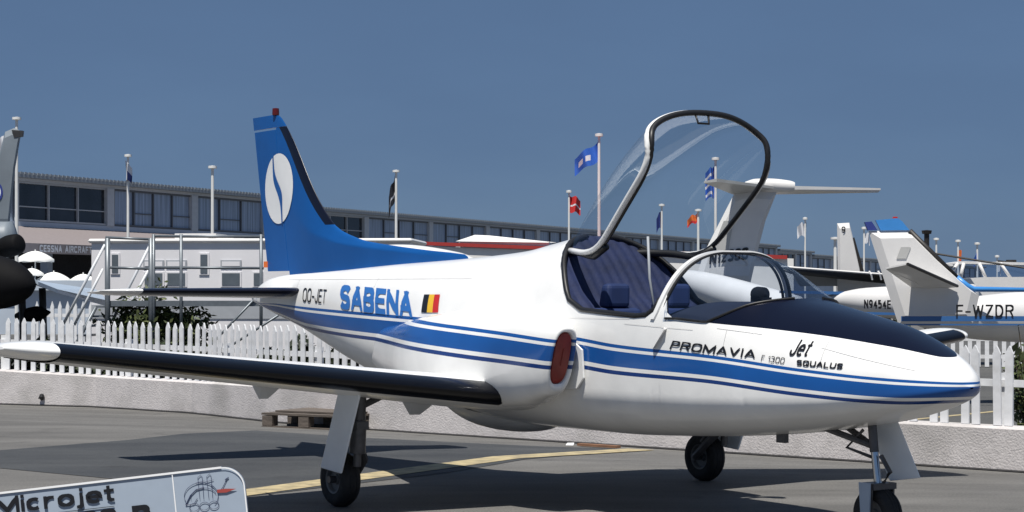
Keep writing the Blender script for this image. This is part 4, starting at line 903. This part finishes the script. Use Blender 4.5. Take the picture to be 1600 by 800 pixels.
for i in range(6):
    a = T(158 - 10 * i, 478 + 15 * i); MB().box(a[0] - .1, a[0] + .12, .05, .9, a[2] - .03, a[2]).build('step', 'galv', gt)
bar([T(150, 480), T(96, 580)], .03, 'galv', 'stringer'); bar([T(412, 452), T(300, 570)], .02, 'galv', 'brace'); bar([T(470, 470), T(330, 560)], .02, 'galv', 'brace')
# ------------------------------------------------------------------ shrubs
def shrub(name, c, rx, ry, h, n, lab, sz=.05, m_='leaf', gap=.5, seed=1, droop=.3, zmin=.0):
    rg = random.Random(seed); o = thing(name, lab, 'shrub', tuple(c)); lf = MB(); st = MB(); br = []
    for k in range(44):
        a = rg.uniform(0, 2 * math.pi); e = rg.uniform(.15, 1.0) ** .5; tip = Vector((rx * math.cos(a) * e * rg.uniform(.5, 1.1), ry * math.sin(a) * e, h * rg.uniform(.35, 1.08) * (1 - .35 * e * e)))
        br.append(tip); st.tube([(0, 0, 0), tuple(tip * .5 + Vector((0, 0, .12 * h))), tuple(tip)], [.015, .008, .004], 5)
    for k in range(n):
        t = rg.choice(br); q = rg.uniform(.35, 1.05) ** .8; p = t * q + Vector((rg.gauss(0, .13 * rx), rg.gauss(0, .16 * ry), rg.gauss(0, .06 * h)))
        if p.z < zmin: p.z = zmin + abs(p.z - zmin) * .5
        d = Vector((rg.gauss(0, 1), rg.gauss(0, 1), rg.gauss(.3, .8))).normalized(); s2 = d.cross(Vector((rg.gauss(0, 1), rg.gauss(0, 1), rg.gauss(0, 1)))).normalized(); l = sz * rg.uniform(.7, 1.6)
        lf.add([p - d * l, p + s2 * l * .38, p + d * l, p - s2 * l * .38], [(0, 1, 2, 3)])
    st.build('stem', 'stem', o); lf.build('foliage', m_, o); return o
c = P(248, 460, 32.6); shrub('shrub', (c.x, 32.6, 0), 1.0, .6, 1.66, 15000, 'broad dark green shrub behind the fence beneath the tailplane', .055, seed=3)
c = P(1606, 460, 20.5); shrub('shrub', (c.x, 20.4, 0), .30, .4, 1.30, 520, 'leafy shrub rising behind the fence at the right edge', .06, seed=5)
hd = MB(); rg = random.Random(11)  # dark plants, thickened to stand in for the shade below the trailer
for k in range(15000):
    u = rg.uniform(-120, 660); D2 = rg.uniform(31, 33); hh_ = .62 + .22 * math.sin(u * .03) + .1 * math.sin(u * .11)
    p = Vector(((u - 800) * D2 / F, D2, rg.uniform(0, 1) ** .7 * hh_)); d = Vector((rg.gauss(0, 1), rg.gauss(0, 1), rg.gauss(0, 1))).normalized(); s2 = d.cross(Vector((0, 0, 1))).normalized(); l = rg.uniform(.04, .09)
    hd.add([p - d * l, p + s2 * l * .5, p + d * l, p - s2 * l * .5], [(0, 1, 2, 3)])
o = hd.build('hedge', 'leaf2'); tag(o, 'low dark ground cover hedge added for the shade between the pickets at left', 'hedge', kind='stuff')
hd = MB()
for k in range(5000):
    u = rg.uniform(1180, 1420); D2 = rg.uniform(39, 41); hh_ = 1.2
    p = Vector(((u - 800) * D2 / F, D2, rg.uniform(0, 1) * hh_)); d = Vector((rg.gauss(0, 1), rg.gauss(0, 1), rg.gauss(0, 1))).normalized(); s2 = d.cross(Vector((0, 0, 1))).normalized(); l = rg.uniform(.05, .1)
    hd.add([p - d * l, p + s2 * l * .5, p + d * l, p - s2 * l * .5], [(0, 1, 2, 3)])
o = hd.build('hedge', 'leaf2'); tag(o, 'dark green hedge behind the windscreen, below the straight wing', 'hedge', kind='stuff')
#@@PLANES
# ------------------------------------------------------------------ background aircraft
def slab(mb, pts, D, th, mi=0, dz=0):            # pixel outline laid at its own distance with real thickness
    mb.prism([P(u, v, D) for u, v in pts], (0, th, 0), mi)
def ellipsoid_body(mb, p0, p1, r0s, mi=0, n=20, seg=20, zs=1.0):
    p0, p1 = Vector(p0), Vector(p1); d = (p1 - p0).normalized(); x = d.cross(Vector((0, 0, 1))).normalized(); y = x.cross(d)
    rows = []
    for i in range(n + 1):
        t = i / n; r_ = interp(r0s, t); rows.append([p0.lerp(p1, t) + x * r_ * math.cos(a) + y * r_ * zs * math.sin(a) for a in [2 * math.pi * q / seg for q in range(seg)]])
    mb.grid(rows, mi, closed=True, caps=True)
def plane_root(name, lab, u, D): return thing(name, lab, 'aircraft', ((u - 800) * D / F, D, 0))
def rel(mb, root): mb.v = [tuple(Vector(v) - root.location) for v in mb.v]; return mb
def fin_blade(root, name, outl, D, th, m_):      # outline with chord ends: lens-like section
    b = MB(); pts = [P(u, v, D) for u, v in outl]; c = sum(pts, Vector()) / len(pts)
    k_ = len(pts); inn = [c.lerp(p, .82) for p in pts]
    vs = [p for p in pts] + [p + Vector((0, -th, 0)) for p in inn] + [p + Vector((0, th, 0)) for p in inn]
    fs = [tuple(range(k_, 2 * k_)), tuple(range(2 * k_, 3 * k_))]
    for i in range(k_): j = (i + 1) % k_; fs += [(i, j, k_ + j, k_ + i), (i, j, 2 * k_ + j, 2 * k_ + i)]
    b.add(vs, fs); return rel(b, root).build(name, m_, root)
# T-tail jet
D = 50; r_ = plane_root('business_jet', 'white business jet whose tall T-tail stands behind the raised canopy', 1140, D)
fin_blade(r_, 'fin', [(1084, 445), (1100, 395), (1146, 305), (1165, 298), (1214, 300), (1196, 345), (1184, 392), (1172, 445)], D, .10, 'awhite')
b = MB(); slab(b, [(1131, 345), (1112, 392), (1138, 392), (1146, 345)], D - .13, .02); rel(b, r_).build('rudder_panel', 'agrey', r_)
b = MB(); ellipsoid_body(b, P(1164, 286, D), P(1241, 292, D), [(0, .03), (.2, .13), (.6, .17), (.92, .15), (1, .12)]); rel(b, r_).build('tail_bullet', 'awhite', r_, auto=50)
b = MB(); a0, a1, a2, a3 = P(1170, 300, D), P(1225, 295, D), P(1110, 284, D - 1.6), P(1098, 281, D - 2.0)
b.add([P(1216, 292, D), P(1158, 303, D + .6), P(1100, 283, D - 2), P(1120, 279, D - 2), P(1216, 296, D), P(1158, 309, D + .6), P(1100, 286, D - 2), P(1120, 284, D - 2)], [(0, 1, 2, 3), (4, 7, 6, 5), (0, 3, 7, 4), (1, 5, 6, 2), (2, 6, 7, 3)]); rel(b, r_).build('stabiliser', 'agrey', r_)
b = MB(); b.add([P(1220, 290, D), P(1200, 297, D + .6), P(1372, 299, D + 1.5), P(1376, 294, D + 1.5), P(1220, 296, D), P(1200, 304, D + .6), P(1372, 301, D + 1.5), P(1376, 297, D + 1.5)], [(0, 3, 2, 1), (4, 5, 6, 7), (0, 4, 7, 3), (1, 2, 6, 5), (3, 7, 6, 2)]); rel(b, r_).build('stabiliser', 'awhite', r_)
b = MB(); ellipsoid_body(b, P(1040, 428, D), P(1240, 492, D - 3), [(0, .05), (.2, .3), (.5, .42), (1, .48)]); rel(b, r_).build('fuselage', 'awhite', r_, smooth=True)
o = put_text('lettering', 'N1230G', lambda s, t: tuple(P(1108 + 62 * s, 413 - 19 * t - 8 * s, D - .14) - r_.location), 'black', r_, bold=.09, shear=.15, gap=.12)
# long white stand with red fascia, tent peaks
D = 58; st_ = thing('exhibition_stand', 'low white exhibition stand with long red fascia behind the jet', 'stand', tuple(P(660, 460, D).xy) + (0,), 0)
b = MB(); b.add([v - st_.location for v in (P(662, 377.5, D), P(1230, 399, D), P(1230, 405, D), P(662, 383, D), P(662, 377.5, D + 4), P(1230, 399, D + 4))], [(0, 1, 2, 3), (0, 4, 5, 1)]); b.build('fascia', 'fascia', st_)
b = MB(); a = P(640, 384, D + .1) - st_.location; c_ = P(1240, 404, D + .1) - st_.location; b.add([(a.x, a.y, 0), (c_.x, a.y, 0), (c_.x, a.y, c_.z), (a.x, a.y, a.z), (a.x, a.y + 3.8, 0), (c_.x, a.y + 3.8, 0), (c_.x, a.y + 3.8, c_.z), (a.x, a.y + 3.8, a.z)], [(0, 1, 2, 3), (4, 7, 6, 5), (0, 4, 5, 1), (3, 2, 6, 7), (0, 3, 7, 4), (1, 5, 6, 2)]); b.build('wall', 'tent', st_)
D = 64; tn = thing('tent', 'white peaked marquee roof just above the red fascia', 'tent', tuple(P(760, 460, D).xy) + (0,))
b = MB(); q = lambda u, v, dd: P(u, v, D + dd) - tn.location
b.add([q(718, 377, -2), q(858, 379, -2), q(870, 379, 3), q(712, 377, 3), q(742, 367, 0), q(765, 368, 0)], [(0, 1, 5, 4), (1, 2, 5), (2, 3, 4, 5), (3, 0, 4)]); b.build('roof', 'tent', tn)
b = MB(); b.add([(lambda w_: (w_.x, w_.y, zf))(q(u, 378, dd)) for zf in (0, 3.28) for u, dd in ((718, -1.9), (858, -1.9), (868, 2.9), (712, 2.9))], [(0, 1, 5, 4), (1, 2, 6, 5), (2, 3, 7, 6), (3, 0, 4, 7)]); b.build('side_wall', 'tent', tn)
D = 34; o_ = thing('parked_trailer', 'rounded white trailer top showing over the dorsal fin of the jet', 'trailer', tuple(P(640, 460, D).xy) + (0,))
b = MB(); ellipsoid_body(b, P(555, 405, D), P(760, 424, D), [(0, .1), (.1, .25), (.45, .34), (.8, .28), (1, .1)]); b.v = [tuple(Vector(v) - o_.location) for v in b.v]; b.build('shell', 'awhite', o_, smooth=True)
b = MB(); a = P(570, 410, D) - o_.location; b.box(a.x, a.x + 1.9, -.3, .3, .35, 1.95); b.build('chassis', 'awhite', o_)
# twin with slim fin
D = 40; r_ = plane_root('light_twin_aircraft', 'white light aircraft with slim fin, long dark-edged wing and black registration behind the cruciform tail', 1330, D)
fin_blade(r_, 'fin', [(1309, 440), (1308, 349), (1327, 348), (1332, 368), (1344, 422), (1348, 445)], D, .05, 'awhite')
b = MB(); slab(b, [(1331, 372), (1335, 371), (1350, 424), (1343, 424)], D - .02, .06); rel(b, r_).build('fin_deicer', 'abrown', r_)
put_text('lettering', '9', lambda s, t: tuple(P(1315 + 6 * s, 364 - 10 * t, D - .07) - r_.location), 'black', r_, bold=.07, gap=.2)
b = MB(); ellipsoid_body(b, P(1285, 468, D - .9), P(1520, 478, D - 2.5), [(0, .06), (.3, .27), (1, .42)], zs=1); rel(b, r_).build('fuselage', 'awhite', r_, smooth=True)
b = MB(); slab(b, [(1308, 436), (1345, 436), (1385, 440), (1395, 500), (1312, 492)], D + .2, .2); rel(b, r_).build('rear_body_panel', 'awhite', r_)
b = MB(); b.add([P(1210, 418, D - 1), P(1390, 431, D - 1), P(1390, 444, D - .6), P(1235, 428, D - .6), P(1210, 416, D + .5), P(1390, 429, D + .5)], [(0, 1, 2, 3), (4, 5, 1, 0), (3, 2, 5, 4)]); rel(b, r_).build('wing', ['abrown'], r_)
b = MB(); b.tube([P(1212, 416, D - .9), P(1392, 429.5, D - .9)], .025, 6); rel(b, r_).build('wing_top_edge', 'awhite', r_)
b = MB(); slab(b, [(1238, 426), (1390, 438), (1392, 446), (1310, 439), (1308, 447), (1250, 447)], D + .3, .1); rel(b, r_).build('flap', 'agrey', r_)
b = MB(); slab(b, [(1222, 454), (1342, 456), (1342, 461), (1222, 458)], D - 1.2, .4); rel(b, r_).build('tailplane', 'sblue', r_)
for u in (1358, 1372): b = MB(); b.tube([P(u, 424, D - 1.1), P(u + 3, 428, D - 1.15), P(u + 5, 437, D - 1.1)], .02, 6); rel(b, r_).build('static_wick', 'awhite', r_)
put_text('lettering', 'N9454E', lambda s, t: tuple(P(1350 + 42 * s, 482 - 14 * t + s, D - 2.15) - r_.location), 'black', r_, bold=.09, gap=.12)
b = MB(); slab(b, [(1340, 487), (1420, 489), (1420, 493), (1340, 491)], D - 2.15, .02); rel(b, r_).build('stripe', 'sblue', r_)
# cruciform-tail aircraft
D = 28; r_ = plane_root('touring_aircraft', 'white touring aircraft with blue-tipped cruciform tail and black registration at right', 1480, D)
fin_blade(r_, 'fin', [(1357, 361), (1420, 360), (1432, 372), (1465, 405), (1500, 436), (1530, 462), (1520, 505), (1404, 508)], D, .06, 'awhite')
b = MB(); slab(b, [(1368, 344), (1400, 341), (1412, 346), (1430, 366), (1425, 361), (1357, 361)][0:1] + [(1403, 341), (1410, 346), (1421, 359.5), (1376, 360)], D - .03, .06); rel(b, r_).build('fin_tip', 'lblue', r_)
b = MB(); slab(b, [(1351, 347), (1362, 346), (1371, 359.5), (1356, 360)], D - .03, .06); rel(b, r_).build('rudder_tip', 'fnavy', r_)
b = MB(); slab(b, [(1395, 341), (1403, 340.9), (1402, 338.5), (1396, 338.5)], D - .02, .04); rel(b, r_).build('tail_beacon', 'dred', r_)
b = MB(); b.tube([P(1421, 361, D), P(1462, 402, D), P(1496, 436, D)], .045, 8); rel(b, r_).build('fin_deicer', 'abrown', r_, smooth=True)
b = MB(); b.tube([P(1494, 434, D), P(1510, 447, D), P(1522, 452, D), P(1620, 453, D)], [.05, .05, .04, .03], 8); rel(b, r_).build('dorsal_stripe', 'lblue', r_, smooth=True)
b = MB(); slab(b, [(1408, 386), (1423, 386), (1416, 404), (1401, 404)], D - .075, .01); rel(b, r_).build('trim_panel', 'agrey', r_)
b = MB(); b.add([P(1384, 418, D - 1.5), P(1418, 411, D - 1.5), P(1496, 446, D - .1), P(1452, 452, D - .0), P(1384, 420.5, D - 1.5), P(1418, 413.5, D - 1.5), P(1496, 449, D - .1), P(1425, 450, D)], [(0, 1, 2, 3), (4, 7, 6, 5), (0, 4, 5, 1), (1, 5, 6, 2), (0, 3, 7, 4), (2, 6, 7, 3)]); rel(b, r_).build('stabiliser', 'awhite', r_)
b = MB(); b.tube([P(1418, 412.5, D - 1.52), P(1496, 447, D - .12)], .022, 6); rel(b, r_).build('stabiliser_deicer', 'abrown', r_)
b = MB(); b.add([P(1384, 432, D + 1.6), P(1398, 430, D + 1.6), P(1480, 447, D + .1), P(1430, 452, D + .1), P(1384, 434, D + 1.6), P(1398, 432, D + 1.6), P(1480, 450, D + .1), P(1430, 455, D + .1)], [(0, 1, 2, 3), (4, 7, 6, 5), (0, 4, 5, 1), (1, 5, 6, 2), (0, 3, 7, 4)]); rel(b, r_).build('stabiliser', 'awhite', r_)
b = MB(); ellipsoid_body(b, P(1412, 499, D), P(1760, 492, D + 1.5), [(0, .015), (.12, .17), (.3, .31), (.5, .37), (1, .46)], zs=1); rel(b, r_).build('fuselage', 'awhite', r_, smooth=True)
b = MB()
for (va, vb, m2) in ((494, 502, 0), (506, 508.5, 1)):
    pts = []
    rows = [[P(1408 + 26 * i, va, D - .42 - .0 * i) for i in range(15)], [P(1408 + 26 * i, vb, D - .42) for i in range(15)]]
    b.grid(rows, m2)
rel(b, r_).build('stripe', ['sblue', 'sblue'], r_)
put_text('lettering', 'F-WZDR', lambda s, t: tuple(P(1494 + 90 * s, 496 - 20 * t, D - .43) - r_.location), 'black', r_, bold=.07, gap=.2)
# helicopter with the long rotor blade
D = 44; r_ = thing('helicopter', 'white helicopter with framed cabin glazing and long dark rotor blade at the right edge', 'helicopter', tuple(P(1570, 460, D).xy) + (0,))
b = MB(); slab(b, [(1478, 412), (1505, 408), (1600, 410), (1680, 416), (1680, 420), (1600, 414), (1505, 412), (1486, 416)], D, .9); rel(b, r_).build('cabin_roof', 'awhite', r_)
b = MB(); slab(b, [(1470, 438), (1540, 433), (1700, 432), (1700, 500), (1480, 500)], D - .2, 1.4); rel(b, r_).build('cabin', 'awhite', r_)
b = MB(); slab(b, [(1488, 412), (1700, 417), (1700, 433), (1500, 434)], D + .0, .012); rel(b, r_).build('glazing', 'wglass', r_)
for (u0, u1) in ((1497, 1480), (1506, 1500), (1530, 1541), (1563, 1580), (1612, 1620)): b = MB(); b.tube([P(u0, 411, D - .05), P(u1, 436, D - .1)], .04, 6); rel(b, r_).build('window_pillar', 'awhite', r_, smooth=True)
b = MB(); b.tube([P(1460, 396, D), P(1540, 409, D - .6), P(1700, 434, D - 1.5)], .05, 6, flat=.5); rel(b, r_).build('rotor_blade', 'abrown', r_)
b = MB(); b.tube([P(1560, 408, D + .5), P(1700, 424, D + 1)], .05, 6, flat=.5); rel(b, r_).build('rotor_blade', 'abrown', r_)
b = MB(); b.tube([P(1580, 414, D + .4), P(1580, 406, D + .4)], .12, 8); rel(b, r_).build('rotor_mast', 'abrown', r_)
D = 52; ch = thing('capped_post', 'thin dark post with a cap standing behind the cruciform tail', 'post', tuple(P(1448, 460, D).xy) + (0,))
b = MB(); top = P(1448, 362, D).z; b.tube([(0, 0, 0), (0, 0, top)], .07, 8); b.lathe([(0, .05), (.14, .03), (.12, -.06), (0, -.06)], (0, 0, top), 'Z', 10); b.build('shaft', 'abrown', ch)
# grey fighter at the left edge
D = 34.5; r_ = plane_root('grey_fighter_jet', 'dark grey military jet cut by the left edge, with tall fin and black nose cone', -10, D)
fin_blade(r_, 'fin', [(-30, 360), (-12, 280), (8, 206), (22, 200), (34, 205), (32, 214), (24, 262), (14, 360)], D, .05, 'jgrey')
b = MB(); slab(b, [(18, 203), (35, 204), (34, 213), (22, 215)], D - .06, .12); rel(b, r_).build('fin_tip_fairing', 'dark', r_)
rd_ = MB(); rows = []
c3 = P(-5, 300, D - .062)
for q, (ra, m2) in enumerate(((15, 'fnavy'), (10, 'fwhite'), (5, 'dred'))):
    f_ = MB(); f_.add([c3 + Vector((0, -.003 * q, 0)) + Vector((ra * math.cos(a) * .62, 0, ra * math.sin(a))) * (D / F) for a in [2 * math.pi * i / 24 for i in range(24)]], [tuple(range(24))]); rel(f_, r_).build('roundel_ring', m2, r_)
b = MB(); ellipsoid_body(b, P(-160, 400, D), P(22, 372, D), [(0, .5), (.6, .42), (1, .30)]); rel(b, r_).build('rear_body', 'jgrey', r_, smooth=True)
b = MB(); ellipsoid_body(b, P(2, 388, D - 1), P(32, 380, D - 1.2), [(0, .16), (.5, .19), (.9, .17), (1, .12)]); rel(b, r_).build('exhaust_pod', 'jdark', r_, smooth=True)
b = MB(); ellipsoid_body(b, P(-150, 430, D - 2.5), P(53, 446, D - 3.5), [(0, .52), (.5, .50), (.8, .40), (.93, .25), (1, .06)]); rel(b, r_).build('nose_cone', 'jdark', r_, smooth=True)
b = MB(); b.add([P(-40, 398, D - 2.6), P(20, 405, D - 3), P(60, 440, D - 3), P(90, 452, D - 2.5), P(170, 470, D + .5), P(150, 452, D + 1.5), P(40, 436, D + .5)] + [P(-40, 402, D - 2.6), P(20, 410, D - 3), P(60, 446, D - 3), P(90, 458, D - 2.5), P(165, 478, D + .5), P(150, 456, D + 1.5), P(40, 440, D + .5)], [(0, 1, 2, 6), (2, 3, 4, 5, 6), (7, 13, 9, 8), (9, 13, 12, 11, 10), (1, 8, 9, 2), (2, 9, 10, 3), (3, 10, 11, 4), (4, 11, 12, 5)]); rel(b, r_).build('foreplane', 'jpale', r_)
b = MB(); ellipsoid_body(b, P(26, 494, D - 2), P(78, 488, D - 2.4), [(0, .05), (.3, .11), (.6, .13), (1, .02)]); rel(b, r_).build('drop_tank', 'jdark', r_, smooth=True)
for u in (34, 66): b = MB(); b.tube([P(u, 450, D - 2.2), P(u + 4, 575, D - 2.2)], .06, 8); rel(b, r_).build('undercarriage_leg', 'dark', r_, smooth=True)
